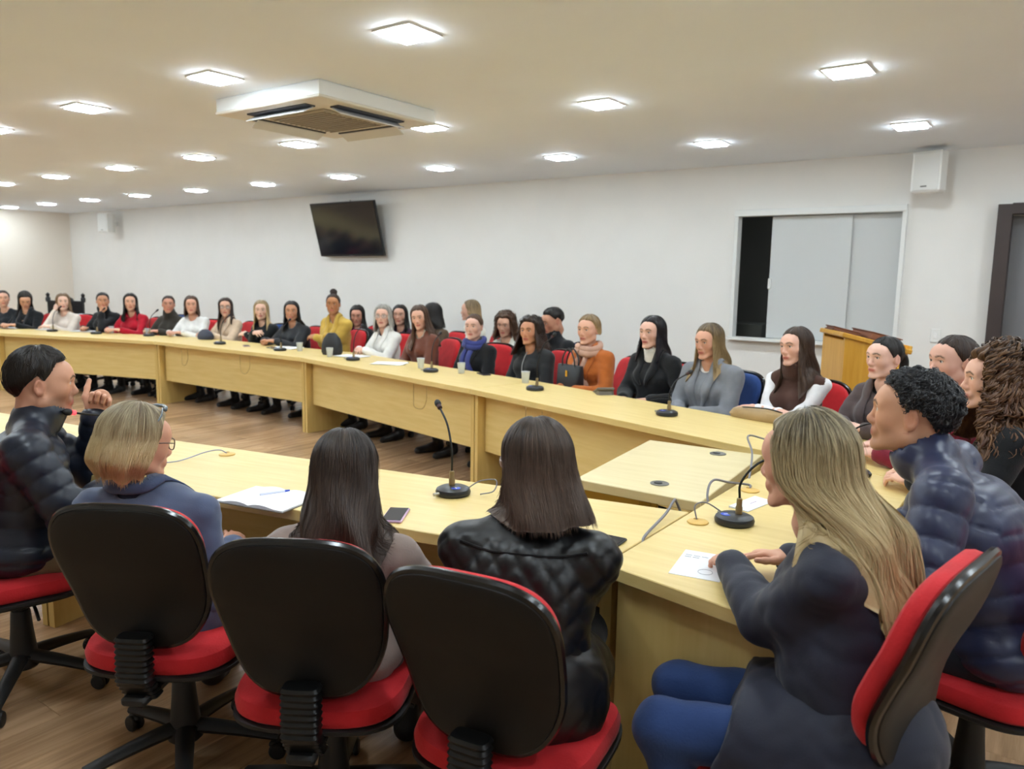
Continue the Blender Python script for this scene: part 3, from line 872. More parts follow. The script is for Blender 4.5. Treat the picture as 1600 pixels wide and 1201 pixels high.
def head_colors(P, skin, lip, brow, beard, beardcol):
    n = len(P); c = np.tile(np.array(lin(skin)[:3]), (n, 1))
    x, y, z = P.T; ax = np.abs(x)
    def mix(w, col):
        nonlocal c
        w = np.clip(w, 0, 1)[:, None]
        c = c * (1 - w) + w * np.array(lin(col)[:3])
    mix(.22 * np.exp(-(((ax - .04) / .02) ** 2 + ((z + .03) / .025) ** 2)) * (y > .03), '#c46a58')
    mix(.25 * np.exp(-((ax / .014) ** 2 + ((z + .033) / .014) ** 2)) * (y > .09), '#b8604c')
    mix(.3 * (ax > .074) * (y > -.04) * (z < .03) * (z > -.045), '#b4604e')
    if beard:
        w = np.clip((-.035 - z - .25 * np.clip(.02 - y, -.1, .05)) / .02, 0, 1) * np.clip((y + .005) / .03, 0, 1) * np.clip((z + .13) / .012, 0, 1)
        mix(w * beard, beardcol)
    zl = -.065 + .002 * np.cos(x * 120)
    mix(1.2 * np.clip(1 - (ax / .026) ** 4, 0, 1) * np.clip(1 - np.abs(z + .065) / .0125, 0, 1) * (y > .08) * 1.6, lip)
    mix(.6 * np.clip(1 - (ax / .022) ** 2, 0, 1) * np.clip(1 - np.abs(z + .065) / .002, 0, 1) * (y > .08), '#4a201c')
    zb = .0255 + .006 * np.clip((ax - .014) / .02, 0, 1) - .009 * np.clip((ax - .034) / .014, 0, 1)
    mix(np.clip(1.5 - np.abs(z - zb) / .0035, 0, 1) * np.clip((ax - .009) / .005, 0, 1) * np.clip((.053 - ax) / .006, 0, 1) * (y > .05) * .9, brow)
    mix(np.clip(1.6 - np.abs(z - (.0105 - .004 * np.clip((ax - .034) / .012, 0, 1))) / .002, 0, 1) * np.clip((ax - .016) / .004, 0, 1) * np.clip((.047 - ax) / .004, 0, 1) * (y > .06) * .85, '#2a1a15')
    return c
_hands = {}
def hand_shape(pose, h):
    """right hand, fingers along +y, palm down (-z), thumb on -x"""
    key = (pose, h)
    if key in _hands: return _hands[key]
    curl = {'relaxed': (18, 24, 18), 'flat': (4, 6, 5), 'fist': (78, 95, 55), 'grip': (45, 60, 40), 'thumb': (82, 98, 50), 'clasp': (40, 42, 22)}[pose]
    pr = [cone(A(0, -.05, 0), A(0, .01, 0), .0235, .025, .02), ell(A(.001, .045, 0), A(.040, .052, .0155), .02), ell(A(-.022, .03, -.006), A(.018, .032, .015), .015)]
    for i, (x, y, L, r) in enumerate(((-.030, .084, .072, .0088), (-.0095, .091, .080, .0090), (.0115, .087, .073, .0086), (.031, .077, .057, .0078))):
        p = A(x, y - .012, 0); a = 0; sp = (i - 1.5) * .05 * (0 if pose in ('fist', 'thumb') else 1)
        for q, (cd, f_) in enumerate(zip(curl, (.45, .31, .24))):
            a += radians(cd + 3 * i)
            d = A(sin(sp) * cos(a), cos(a) * cos(sp), -sin(a)); p2 = p + d * (L * f_ + (.012 if q == 0 else 0))
            pr.append(cone(p, p2, r - .0006 * q, r - .0006 * (q + 1), .004)); p = p2
    if pose == 'thumb': T_ = [A(-.032, .022, -.002), A(-.050, .052, .012), A(-.052, .085, .030), A(-.052, .112, .045)]
    elif pose in ('fist', 'grip'): T_ = [A(-.030, .020, -.006), A(-.046, .052, -.018), A(-.034, .078, -.034), A(-.012, .088, -.038)]
    else: T_ = [A(-.030, .018, -.004), A(-.052, .044, -.010), A(-.060, .072, -.014), A(-.060, .096, -.017)]
    for q in range(3): pr.append(cone(T_[q], T_[q + 1], .0125 - .0015 * q, .0110 - .0012 * q, .008))
    P, Q = sdf_mesh(pr, h)
    _hands[key] = (P, Q)
    return P, Q
_shoes = {}
def shoe_shape(h, male):
    k = (h, male)
    if k in _shoes: return _shoes[k]
    pr = [cone(A(0, -.05, .045), A(0, .02, .04), .042, .044, .03), cone(A(0, .02, .035), A(0, .17, .025), .043, .034, .03), cone(A(0, -.045, .05), A(0, -.04, .12), .042, .045, .03), plane((0, 0, -1), -.003)]
    pr[-1] = plane((0, 0, -1), 0.0)
    _shoes[k] = sdf_mesh(pr, h)
    return _shoes[k]

_shm = {}
def shoe_mesh(male, m):
    k = (male, m.name)
    if k not in _shm:
        P, Q = shoe_shape(.010, male)
        _shm[k] = np_mesh('shoe', P * (1.08 if male else .96), Q, m)
    return _shm[k]

# ---------------------------------------------------------------- hair
M_SKIN = attr_material('skin', 0.48)
_hm = {}
def hair_mat(hc):
    if hc not in _hm:
        root, tip, light, k = hc
        _hm[hc] = hair_material('hair_%s_%s' % (root.lstrip('#'), tip.lstrip('#')), root, tip, light, k)
    return _hm[hc]
def sstep(x, a, b):
    t = np.clip((x - a) / (b - a), 0, 1); return t * t * (3 - 2 * t)
def hair_grid(st, hs, seed, ncol=72, nsc=16, nh=22):
    """outer and inner sheet of the hair in head space; style keys: len, open, vol, flare, wave, tuck, hairline, ragged"""
    rs = np.random.default_rng(seed)
    phi = np.linspace(-pi, pi, ncol, endpoint=False); ap = np.abs(np.degrees(phi))
    L = st.get('len', 0.0); op = st.get('open', 62); vol = st.get('vol', .010)
    short = np.interp(ap, [0, 35, 50, 63, 80, 92, 112, 140, 180], [st.get('hairline', 34), st.get('hairline', 34) - 1, 24 + st.get('ear', 0) * .35, 2 + st.get('ear', 0) * .8, -26 + st.get('ear', 0), -14 + st.get('ear', 0), -20 + st.get('ear', 0) * .3, -42, -50])
    hang = sstep(ap, op - 8, op + 8) * (1 if L > 0 else 0)
    th1 = np.radians(short * (1 - hang) + hang * st.get('drop', -4))
    cr = radians(st.get('crown', 8))
    E = A(0, -.014, .030); r = A(.0755, .0965, .0865) + vol
    if st.get('top'): r[2] += st['top']
    ph = rs.uniform(0, 6.28, 12)
    clump = sum(np.sin(phi * k + ph[i]) * a for i, (k, a) in enumerate(((5, .35), (9, .5), (14, .6), (23, .5), (31, .4))))
    Ls = L * hang * (1 + st.get('ragged', .06) * (.5 * clump + rs.normal(size=ncol) * .5))
    if 'frontlen' in st: Ls = Ls * np.where(ap < 95, 1 + (st['frontlen'] - 1) * sstep(-ap, -100, -70), 1)
    Pts = np.zeros((nsc + nh, ncol, 3))
    sx, sy = np.sin(phi), np.cos(phi)
    for i in range(nsc):
        f = i / (nsc - 1)
        th = pi / 2 - (pi / 2 - th1) * f
        rr = r[None, :] + (clump * st.get('groove', .0022) * f)[:, None] - (vol * .75 * sstep(np.array([f]), .8, 1.0)[0] * (1 - hang))[:, None]
        Pts[i] = E + np.c_[rr[:, 0] * np.cos(th) * sx, rr[:, 1] * np.cos(th) * sy, rr[:, 2] * np.sin(th)]
    if st.get('part', 1) and L > 0: Pts[:nsc, :, 2] -= .006 * np.exp(-(Pts[:nsc, :, 0] / .007) ** 2) * (Pts[:nsc, :, 1] > -.05)
    base = Pts[nsc - 1]
    wv = st.get('wave', 0.0)
    for i in range(nh):
        f = (i + 1) / nh
        d = Ls * f
        out = st.get('flare', .12) * d + st.get('bend', 0.0) * np.sin(f * pi) - st.get('tuck', 0.0) * sstep(np.array([f]), .55, 1.0)[0]
        out = out + clump * st.get('groove', .0022) * (1 + 1.5 * f)
        o2 = out * hang
        p = base.copy()
        p[:, 0] += sx * o2 + hang * wv * np.sin(f * 9 * (.6 + L) + phi * 3 + ph[5]) * f
        p[:, 1] += sy * o2 * np.where(sy > 0, .5, 1) + hang * wv * np.cos(f * 8 * (.6 + L) + phi * 4 + ph[6]) * f
        p[:, 1] -= st.get('sweep', .022) * hang * (ap < 110) * sin(f * pi * .8)
        bh = np.where(ap > st.get('front', 78), st.get('behind', .06), -st.get('forward', .05)) * np.interp(ap, [0, 120, 180], [1, 1, .3])
        p[:, 1] -= hang * bh * sstep(np.array([d.max() if False else f * L]), .04, .20)[0]
        p[:, 2] -= d
        Pts[nsc + i] = p
    nr = nsc + nh
    v = np.concatenate([np.linspace(0, .3, nsc), .3 + .7 * (np.arange(nh) + 1) / nh]) if L > 0 else np.linspace(0, 1, nr)
    U = np.tile(phi / (2 * pi), (nr, 1)); Vv = np.tile(v[:, None], (1, ncol))
    return Pts, U, Vv, phi, hang
def tilt_crown(P, a, c=A(0, -.014, .03)):
    return P
def hair_build(st, hc_pos, Rh, hs, seed, push=None, detail=0):
    ncol, nsc, nh = ((56, 12, 14), (84, 16, 22), (132, 22, 34))[detail]
    G, U, Vv, phi, hang = hair_grid(st, hs, seed, ncol, nsc, nh if st.get('len', 0) > 0 else 2)
    nr = G.shape[0]
    if st.get('bumps'):
        E = A(0, -.014, .03)
        b = wav(G.reshape(-1, 3), seed + 5, st.get('bfreq', 170), 10).reshape(nr, ncol)
        dirs = G - E; dirs[..., 2] *= .5; dirs /= np.maximum(np.linalg.norm(dirs, axis=2), 1e-6)[..., None]
        G = G + dirs * (b * st['bumps'])[..., None]
    Gi = G.copy()
    E = A(0, -.02, 0)
    rad = G - E; rad[..., 2] *= .35
    rl = np.linalg.norm(rad, axis=2)[..., None]
    thick = st.get('thick', .016) * np.interp(np.abs(np.degrees(phi)), [0, 60, 110, 180], [.5, .5, 1, 1])[None, :, None]
    Gi = G - rad / np.maximum(rl, 1e-6) * thick
    if st.get('tcrown'):   # crown slid backwards
        pass
    Wo = (G.reshape(-1, 3) * hs) @ Rh.T + hc_pos
    Wi = (Gi.reshape(-1, 3) * hs) @ Rh.T + hc_pos
    if push is not None and st.get('len', 0) > .05:
        # the hair falls row by row and slides over whatever it meets
        for W, off in ((Wo, .014), (Wi, .005)):
            Wg_ = W.reshape(nr, ncol, 3); O = Wg_.copy()
            for i in range(nsc, nr):
                dl = O[i] - O[i - 1]; ln = np.linalg.norm(dl, axis=1)
                Pm = Wg_[i - 1] + dl
                for _ in range(3):
                    d = sdf_eval(push, Pm)
                    if d.min() > off: break
                    e = 2e-3
                    g = np.stack([sdf_eval(push, Pm + A(e, 0, 0)) - d, sdf_eval(push, Pm + A(0, e, 0)) - d, sdf_eval(push, Pm + A(0, 0, e)) - d], 1) / e
                    g /= np.maximum(np.linalg.norm(g, axis=1), 1e-6)[:, None]
                    Pm = Pm + g * np.clip(off - d, 0, .05)[:, None]
                    dv = Pm - Wg_[i - 1]; dn = np.linalg.norm(dv, axis=1)
                    Pm = Wg_[i - 1] + dv * (ln / np.maximum(dn, 1e-6))[:, None]
                # neighbours stay together
                sm_ = .5 * Pm + .25 * (np.roll(Pm, 1, 0) + np.roll(Pm, -1, 0))
                same = (np.abs(hang - np.roll(hang, 1)) < .05) & (np.abs(hang - np.roll(hang, -1)) < .05) & (hang > .9)
                Pm[same] = sm_[same]
                Wg_[i] = Pm
            W[:] = Wg_.reshape(-1, 3)
    n0 = nr * ncol
    Q = []
    ii, jj = np.meshgrid(np.arange(nr - 1), np.arange(ncol), indexing='ij'); ii = ii.ravel(); jj = jj.ravel(); kk = (jj + 1) % ncol
    q = np.stack([ii * ncol + jj, ii * ncol + kk, (ii + 1) * ncol + kk, (ii + 1) * ncol + jj], 1)
    Q = np.concatenate([q[:, ::-1], q + n0])
    j = np.arange(ncol); k = (j + 1) % ncol; l = (nr - 1) * ncol
    Q = np.concatenate([Q, np.stack([l + j, l + k, n0 + l + k, n0 + l + j], 1)])
    P = np.concatenate([Wo, Wi]); hu = np.concatenate([U.ravel()] * 2); hv = np.concatenate([Vv.ravel()] * 2)
    # strands
    ns = st.get('strands', 0)
    if ns:
        rs = np.random.default_rng(seed + 3)
        Wg = Wo.reshape(nr, ncol, 3)
        cand = np.where(hang > .6)[0] if st.get('len', 0) > .05 else np.arange(ncol)
        m = st.get('snodes', 18)
        SP, SQ, su, sv = [], [], [], []
        cen = (A(0, -.02, 0) * hs) @ Rh.T + hc_pos
        curl = st.get('curl', 0.0)
        for s in range(ns):
            c0 = rs.choice(cand) + rs.uniform(-.5, .5)
            f0 = rs.uniform(0.02, .45) if st.get('len', 0) > .05 else rs.uniform(.05, .8)
            f1 = min(rs.uniform(.97, 1 + st.get('over', .05)), f0 + rs.uniform(.35, .95)) if st.get('len', 0) > .05 else min(1.0, f0 + rs.uniform(.12, .3))
            t = np.linspace(f0, f1, m) * (nr - 1)
            dc = rs.normal() * st.get('drift', 1.2) * (ncol / 84)
            cc = c0 + dc * np.linspace(0, 1, m) ** 1.5 + rs.normal() * .3 * np.sin(np.linspace(0, rs.uniform(3, 9), m) + rs.uniform(0, 6))
            i0 = np.clip(np.floor(t).astype(int), 0, nr - 2); fi = (t - i0)[:, None]
            j0 = np.floor(cc).astype(int); fj = (cc - j0)[:, None]; j1 = (j0 + 1) % ncol; j0 = j0 % ncol
            p = (Wg[i0, j0] * (1 - fj) + Wg[i0, j1] * fj) * (1 - fi) + (Wg[i0 + 1, j0] * (1 - fj) + Wg[i0 + 1, j1] * fj) * fi
            o = p - cen; o[:, 2] *= .3; o /= np.maximum(np.linalg.norm(o, axis=1), 1e-6)[:, None]
            p = p + o * (rs.uniform(-.001, st.get('lift', .006)) + rs.uniform(0, st.get('fly', .004)) * np.linspace(0, 1, m)[:, None] ** 2)
            if curl:
                tn = np.gradient(p, axis=0); tn /= np.maximum(np.linalg.norm(tn, axis=1), 1e-6)[:, None]
                bn = np.cross(tn, o)
                a = np.linspace(0, rs.uniform(1.6, 2.6) * 2 * pi * st.get('turns', 1.5), m) + rs.uniform(0, 6.28)
                am = curl * rs.uniform(.6, 1.2)
                p = p + o * (am * (1 + np.cos(a)))[:, None] * .8 + bn * (am * np.sin(a))[:, None]
            w = st.get('sw', .0011) * rs.uniform(.6, 1.5) * np.interp(np.linspace(0, 1, m), [0, .15, .8, 1], [.5, 1, .9, .2])
            tn = np.gradient(p, axis=0); tn /= np.maximum(np.linalg.norm(tn, axis=1), 1e-6)[:, None]
            b1 = np.cross(tn, o); b1 /= np.maximum(np.linalg.norm(b1, axis=1), 1e-6)[:, None]
            tri = [p + b1 * w[:, None], p - b1 * w[:, None], p + o * w[:, None]]
            base = len(SP) * m * 3
            SP.append(np.stack(tri, 1).reshape(-1, 3))
            a = np.arange(m - 1)[:, None] * 3 + base
            for x_, y_ in ((0, 2), (2, 1)):
                SQ.append(np.concatenate([a + x_, a + y_, a + 3 + y_, a + 3 + x_], 1))
            us = (c0 / ncol - .5) + rs.uniform(-.02, .02)
            su.append(np.full(m * 3, us)); sv.append(np.repeat(f0 + (f1 - f0) * np.linspace(0, 1, m), 3))
        SPc = np.concatenate(SP)
        Q = np.concatenate([Q, np.concatenate(SQ) + len(P)])
        P = np.concatenate([P, SPc]); hu = np.concatenate([hu] + su); hv = np.concatenate([hv] + sv)
    return P, Q, hu, hv

# ---------------------------------------------------------------- figures
def ik(S, W, l1, l2, pole):
    d = W - S; L = np.linalg.norm(d)
    if L > (l1 + l2) * .995:
        W = S + d / L * (l1 + l2) * .995; d = W - S; L = np.linalg.norm(d)
    L = max(L, abs(l1 - l2) + .01)
    a = (l1 * l1 - l2 * l2 + L * L) / (2 * L)
    h = sqrt(max(l1 * l1 - a * a, 0))
    u = d / np.linalg.norm(d)
    p = pole - u * (pole @ u); p /= max(np.linalg.norm(p), 1e-6)
    return S + u * a + p * h, W
ARMS = {   # wrist targets (x outwards, y forwards, z) in person space; hand pose; pole
    'lap': dict(w=(.07, .27, .67), hand='clasp'),
    'table': dict(w=(.11, .36, .80), hand='relaxed'),
    'clasp': dict(w=(.055, .33, .80), hand='clasp'),
    'lapclasp': dict(w=(.05, .30, .70), hand='clasp'),
    'down': dict(w=(.20, .22, .66), hand='relaxed'),
}

def person(label, head, facing, male=False, lean=6, twist=0, gaze=(-3.0, 1.27, 1.15), pitch=None, hroll=0, arms='lap', top=None, inner=None, legs='#23252b', shoes='#1b1b1d',
           hair=None, haircol=('#2a1c16', '#2a1c16', '#5a4436', .3), skin='#d9a58a', lip='#b8665c', beard=0, detail=0, wid=1.0, fat=0.0, pose=None, extras=None, legpose=None, group=None, hs=None, hsc=(1, 1, 1), pelvis_back=0.0, seed=None, hv=None, bust=1.0, headback=0.0, side=0.0, seatz=0.0, neck=.172):
    """head: world x, y and height of the crown; facing: world angle of the body; the chair seat is at .47"""
    seed = seed if seed is not None else abs(hash(label)) % 99991
    seed = sum(ord(c) * (i + 1) for i, c in enumerate(label)) % 99991 if seed is None or True else seed
    rs = np.random.default_rng(seed)
    hs = hs or (1.03 if male else .96)
    w = (.188 if male else .162) * wid
    th = radians(facing - 90); Rb = rotz(th)
    la = radians(lean)
    pel = A(0, 0, .555 + seatz)
    tl = .45
    def spine(tl):
        c1 = pel + A(0, sin(la * .7), cos(la * .7)) * tl * .55
        nb = c1 + A(0, sin(la * 1.35), cos(la * 1.35)) * tl * .45
        hc = nb + A(0, sin(la * .8) * .15 + .022, cos(la * .8) * neck) * hs
        hc[1] -= headback
        c1[0] += side * .45; nb[0] += side; hc[0] += side * 1.1
        return c1, nb, hc
    crown = .128 * hs + (hair or {}).get('vol', .01) * .9
    for _ in range(8):
        c1, nb, hc = spine(tl); tl += (head[2] - crown - hc[2])
        tl = min(max(tl, .30), .60)
    dz = head[2] - crown - hc[2]
    c1, nb, hc = spine(tl)
    # root so that the head lands where it should
    root_xy = np.array(head[:2]) - (Rb @ hc)[:2]
    tw = radians(twist)
    right = A(cos(tw), sin(tw), 0); fwd = A(-sin(tw), cos(tw), 0)
    sdir = (nb - c1) / np.linalg.norm(nb - c1)
    upd = sdir
    fsp = fwd - sdir * (fwd @ sdir); fsp /= np.linalg.norm(fsp)
    Rt = np.stack([right, fsp, np.cross(right, fsp)], 1)
    sh = {s: nb + right * s * w - upd * .058 - fsp * .008 for s in (-1, 1)}
    # head orientation
    g = np.array(gaze) - np.array(head); g = rotz(-th) @ g
    gy = atan2(-g[0], g[1]); gy = max(-1.35, min(1.35, gy))
    gp = radians(pitch) if pitch is not None else max(-.35, min(.2, atan2(g[2] + .1, sqrt(g[0] ** 2 + g[1] ** 2))))
    Rh = rotz(gy) @ rotx(gp) @ roty(radians(hroll))
    # arms
    AR = {}
    for s in (-1, 1):
        spec = arms if isinstance(arms, (str, dict)) else arms[0 if s < 0 else 1]
        if isinstance(spec, str): spec = ARMS[spec]
        wt = spec['w']
        W = A(wt[0] * (s if not spec.get('abs') else 1), wt[1], wt[2])
        l1, l2 = (.285, .255) if male else (.262, .235)
        pole = A(*spec.get('pole', (.75, -.35, -1.0))); pole[0] *= s
        el, W = ik(sh[s], W, l1, l2, pole)
        AR[s] = (el, W, spec)
    seat = .47
    lp = legpose or {}
    LG = {}
    for s in (-1, 1):
        hip = pel + A(s * .085, .03, -.025)
        kn = A(*(lp.get('knee', (.11, .43, .51)))); kn[0] *= s
        an = A(*(lp.get('ankle', (.11, .40, .10)))); an[0] *= s
        if 'shift' in lp: kn[0] += lp['shift']; an[0] += lp['shift'] * .8
        LG[s] = (hip, kn, an)
    vox = (.0165, .0118, .0088)[detail]
    # ---- garment shape
    def torso(gf, sleeves=True, hem=0.0, fatx=0.0, cuff=1.0):
        f = fat + fatx
        pr = [ell(c1 + sdir * .035, A(w - .018 + gf, .098 + gf + f * .4, .155), .05, Rt),
              ell(pel + (c1 - pel) * .55 + A(0, .012, 0), A(.125 + gf + f, .100 + gf + f, .15), .06),
              ell(pel + A(0, .0, .0), A(.162 + gf + f * .6, .130 + gf + f * .4, .115), .05)]
        for s in (-1, 1):
            pr += [cone(nb + right * s * .045 - upd * .045, sh[s] - right * s * .012, .050 + gf * .5, .043 + gf * .7, .03),
                   cone(nb + upd * .040 + right * s * .022, nb + right * s * .115 - upd * .030, .030 + gf * .3, .028 + gf * .6, .03)]
            if not male and bust: pr.append(ell(c1 + sdir * .045 + fsp * .075 + right * s * .068, A(.066 + gf * .5, .058 + gf * .5, .066), .04))
            if sleeves:
                el, W, _ = AR[s]
                k_ = 1.12 if male else 1.0
                fd = (W - el) / max(np.linalg.norm(W - el), 1e-6)
                pr += [cone(sh[s], el, (.045 * k_ + gf * .75), (.038 * k_ + gf * .8), .03), cone(el, el + (W - el) * (.97 if cuff == 1 else cuff), .039 * k_ + gf * .8, .028 * k_ + gf * .65, .02)]
        return pr
    tp = dict(kind='sweater', color='#808080', g=.014); tp.update(top or {})
    gf = tp['g']
    outer = torso(gf, tp.get('sleeves', True), tp.get('hem', 0.0), tp.get('fat', 0.0), tp.get('cuff', 1.0))
    hole = cone(nb + upd * .015 + fsp * .01, nb + upd * .16 + fsp * .05, .062 + gf * .3, .075, .012, 's')
    cut = []
    if tp['kind'] in ('open', 'blazer', 'coat', 'jacket'):
        vd = tp.get('v', .55)   # how deep the V goes
        a = nb + fsp * (.10 + gf) + upd * .02; b = nb + (pel - nb) * vd + fsp * (.155 + gf + fat)
        cut = [cone(a, b, tp.get('vw', .062), tp.get('vw2', .012), .012, 's')]
    if tp['kind'] in ('turtleneck', 'puffer', 'highneck'):
        cw = tp.get('collar', .062)
        outer.append(cone(nb + upd * .02 + fsp * .012, nb + upd * tp.get('colh', .075) + fsp * .025, cw + .016, cw + .010, .02))
        hole = cone(nb + upd * .05 + fsp * .018, nb + upd * .2 + fsp * .06, max(.05, cw - .010), max(.06, cw - .004), .006, 's')
    garments = outer + [hole] + cut
    P, Q = sdf_mesh(garments, vox * tp.get('vs', 1.0))
    P = relax(P, Q, 1, .4)
    N = vnormals(P, Q)
    fold = tp.get('fold', .0045)
    if fold:
        P = P + N * (fold * wav(P, seed, 34, 7, (1, 1, .6)) * np.clip(1 - np.abs(wav(P, seed + 1, 9, 3)) * .3, .2, 1) + fold * .6 * np.abs(wav(P, seed + 2, 60, 5, (.4, .6, 1))))[:, None]
    if tp['kind'] == 'puffer':
        per = tp.get('period', .07)
        segs = [(pel + A(0, 0, -.1), nb + upd * .05, .12, None)]
        for s in (-1, 1):
            el, W, _ = AR[s]; segs += [(sh[s], el, .05, s), (el, W, .042, s)]
        best = np.full(len(P), 9.); ph = np.zeros(len(P))
        for (a, b, r, s) in segs:
            d = b - a; L = np.linalg.norm(d); t = (P - a) @ d / L; tc = np.clip(t, 0, L)
            dist = np.linalg.norm(P - a - np.outer(tc, d / L), axis=1) - r
            if s is None:
                slope = tp.get('slope', .25)
                t = t - slope * (np.abs((P - nb) @ right) * .6)
            m = dist < best; best[m] = dist[m]; ph[m] = t[m] + (0 if s is None else .02)
        q = np.abs(np.sin(pi * ph / per))
        P = P + N * (tp.get('puff', .013) * (q ** .28 - .85) * (1 - sstep((P - nb) @ upd, -.01, .03)))[:, None]
    if tp['kind'] == 'quilt':
        X_ = (P - nb) @ right; Z_ = (P - nb) @ upd; p_ = tp.get('period', .06)
        q = np.abs(np.sin(pi * (X_ + Z_ * .8) / p_) * np.sin(pi * (X_ - Z_ * .8) / p_)) ** .45
        P = P + N * (tp.get('puff', .007) * (q - .6) * (Z_ < -.03))[:, None]
    root = thing('person', label, 'person', (root_xy[0], root_xy[1], 0), th, group)
    fm = tp.get('mat') or fabric(tp['color'], tp.get('rough', .85))
    go = link(tp.get('name', {'puffer': 'puffer_jacket', 'quilt': 'quilted_vest', 'blazer': 'blazer', 'coat': 'coat', 'jacket': 'jacket', 'open': 'jacket', 'turtleneck': 'turtleneck', 'highneck': 'sweater'}.get(tp['kind'], 'sweater')), np_mesh('garment', P, Q, fm), root)
    push = torso(gf, False, 0, tp.get('fat', 0.0)) + [hole]
    if tp.get('hem'):
        hem = tp['hem']
        pr = [ell(pel + A(0, -.01, .02), A(.172 + gf + fat * .6, .14 + gf + fat * .4, .13), .05), ell(pel + A(0, -.02, -.05), A(.185 + gf, .11 + gf, .11), .05)]
        for s in (-1, 1):
            hip, kn, an = LG[s]; pr.append(cone(hip, hip + (kn - hip) * (hem + .2), .094 + gf, .092 + gf, .06))
        hk = (LG[1][0] + LG[-1][0]) / 2; kk_ = (LG[1][1] + LG[-1][1]) / 2
        pr.append(cone(hk, hk + (kk_ - hk) * (hem + .2), .10 + gf, .09 + gf, .07))
        hp = hk + (kk_ - hk) * hem + A(0, .035, 0); hn = A(0, 1, .30); hn /= np.linalg.norm(hn)
        Ps, Qs = sdf_mesh(pr + [plane(hn, hn @ hp, .012)], vox)
        Ps = relax(Ps, Qs, 1, .4); Ns = vnormals(Ps, Qs)
        Ps = Ps + Ns * (.006 * wav(Ps, seed + 6, 28, 6, (1, 1, .3)) + .003 * np.abs(wav(Ps, seed + 7, 70, 5)))[:, None]
        link('coat_skirt', np_mesh('coat_skirt', Ps, Qs, fm), root)
    # ---- shirt under an open garment, scarf, lapels
    if inner or cut:
        ic = (inner or {}).get('color', '#1a1a1c')
        ipr = torso(.001, False)
        if (inner or {}).get('neck') == 'high':
            ipr.append(cone(nb + upd * .0 + fsp * .012, nb + upd * .09 + fsp * .028, .060, .055, .03)); ih = cone(nb + upd * .085 + fsp * .03, nb + upd * .2 + fsp * .06, .05, .06, .006, 's')
        else:
            ih = cone(nb + upd * .03 + fsp * .045, nb + upd * .16 + fsp * .08, .055, .08, .01, 's')
        P2, Q2 = sdf_mesh(ipr + [ih], vox * (1.25 if detail < 2 else 1.8))
        link('shirt', np_mesh('shirt', P2, Q2, fabric(ic)), root)
    if inner and inner.get('sleeves'):
        pr = []
        for s in (-1, 1):
            el, W, _ = AR[s]; pr += [cone(sh[s], el, .054, .046, .03), cone(el, el + (W - el) * .95, .046, .034, .02)]
        P2, Q2 = sdf_mesh(pr, vox); P2 = P2 + vnormals(P2, Q2) * (.004 * wav(P2, seed + 8, 45, 6))[:, None]
        link('sleeves', np_mesh('sleeves', P2, Q2, fabric(inner['sleeves'])), root)
    def surf(p, off):
        p = np.array(p, float).reshape(-1, 3)
        for _ in range(8):
            d = sdf_eval(outer, p); e = 2e-3
            gr_ = np.stack([sdf_eval(outer, p + A(e, 0, 0)) - d, sdf_eval(outer, p + A(0, e, 0)) - d, sdf_eval(outer, p + A(0, 0, e)) - d], 1) / e
            gr_ /= np.maximum(np.linalg.norm(gr_, axis=1), 1e-6)[:, None]
            p = p + gr_ * np.clip(off - d, -.03, .03)[:, None]
        return p, gr_
    def ribbon(name, path, width, mat_, off=.008, thick=.006, n=20, parent=None):
        c = bez(path, n); c, nn = surf(c, off)
        m = len(c)
        wd = np.interp(np.linspace(0, 1, m), np.linspace(0, 1, len(width)), width)
        t = np.gradient(c, axis=0); t /= np.maximum(np.linalg.norm(t, axis=1), 1e-6)[:, None]
        b = np.cross(nn, t); b /= np.maximum(np.linalg.norm(b, axis=1), 1e-6)[:, None]
        e0, n0 = surf(c - b * wd[:, None] / 2, off); e1, n1 = surf(c + b * wd[:, None] / 2, off)
        V = np.stack([e0, c + nn * .002, e1, e1 + n1 * thick, c + nn * (thick + .003), e0 + n0 * thick], 1).reshape(-1, 3)
        F = [[i * 6 + j, i * 6 + (j + 1) % 6, (i + 1) * 6 + (j + 1) % 6, (i + 1) * 6 + j] for i in range(m - 1) for j in range(6)]
        F += [[0, 1, 4, 5], [1, 2, 3, 4], [(m - 1) * 6 + k for k in (5, 4, 1, 0)], [(m - 1) * 6 + k for k in (4, 3, 2, 1)]]
        Fq = np.array(F)[:, ::-1]
        return link(name, np_mesh(name, V, Fq, mat_, True), parent or root)
    lapm = tp.get('lapel')
    if tp['kind'] in ('blazer', 'coat') or lapm:
        lm = fabric(lapm) if lapm else fm
        lw = tp.get('lw', .06)
        for s in (-1, 1):
            pts = [nb + right * s * .062 - fsp * .02 + upd * .05, nb + right * s * .072 + fsp * .05 - upd * .01, nb + (pel - nb) * (tp.get('v', .55) * .5) + right * s * .062 + fsp * .13, nb + (pel - nb) * tp.get('v', .55) + right * s * .022 + fsp * .14]
            ribbon('lapel', pts, [.04, lw, lw * 1.1, .012], lm, .004, .008, 18)
        a_ = np.linspace(-pi * .62, pi * .62, 9)
        pts = [nb + right * sin(x) * (.072 + gf * .3) - fsp * (cos(x) * .068) + upd * (.045 + .012 * cos(x)) for x in a_]
        ribbon('collar', pts, [.03, .05, .055, .05, .03], lm, .004, .009, 22)
    if tp.get('yoke'):
        pass
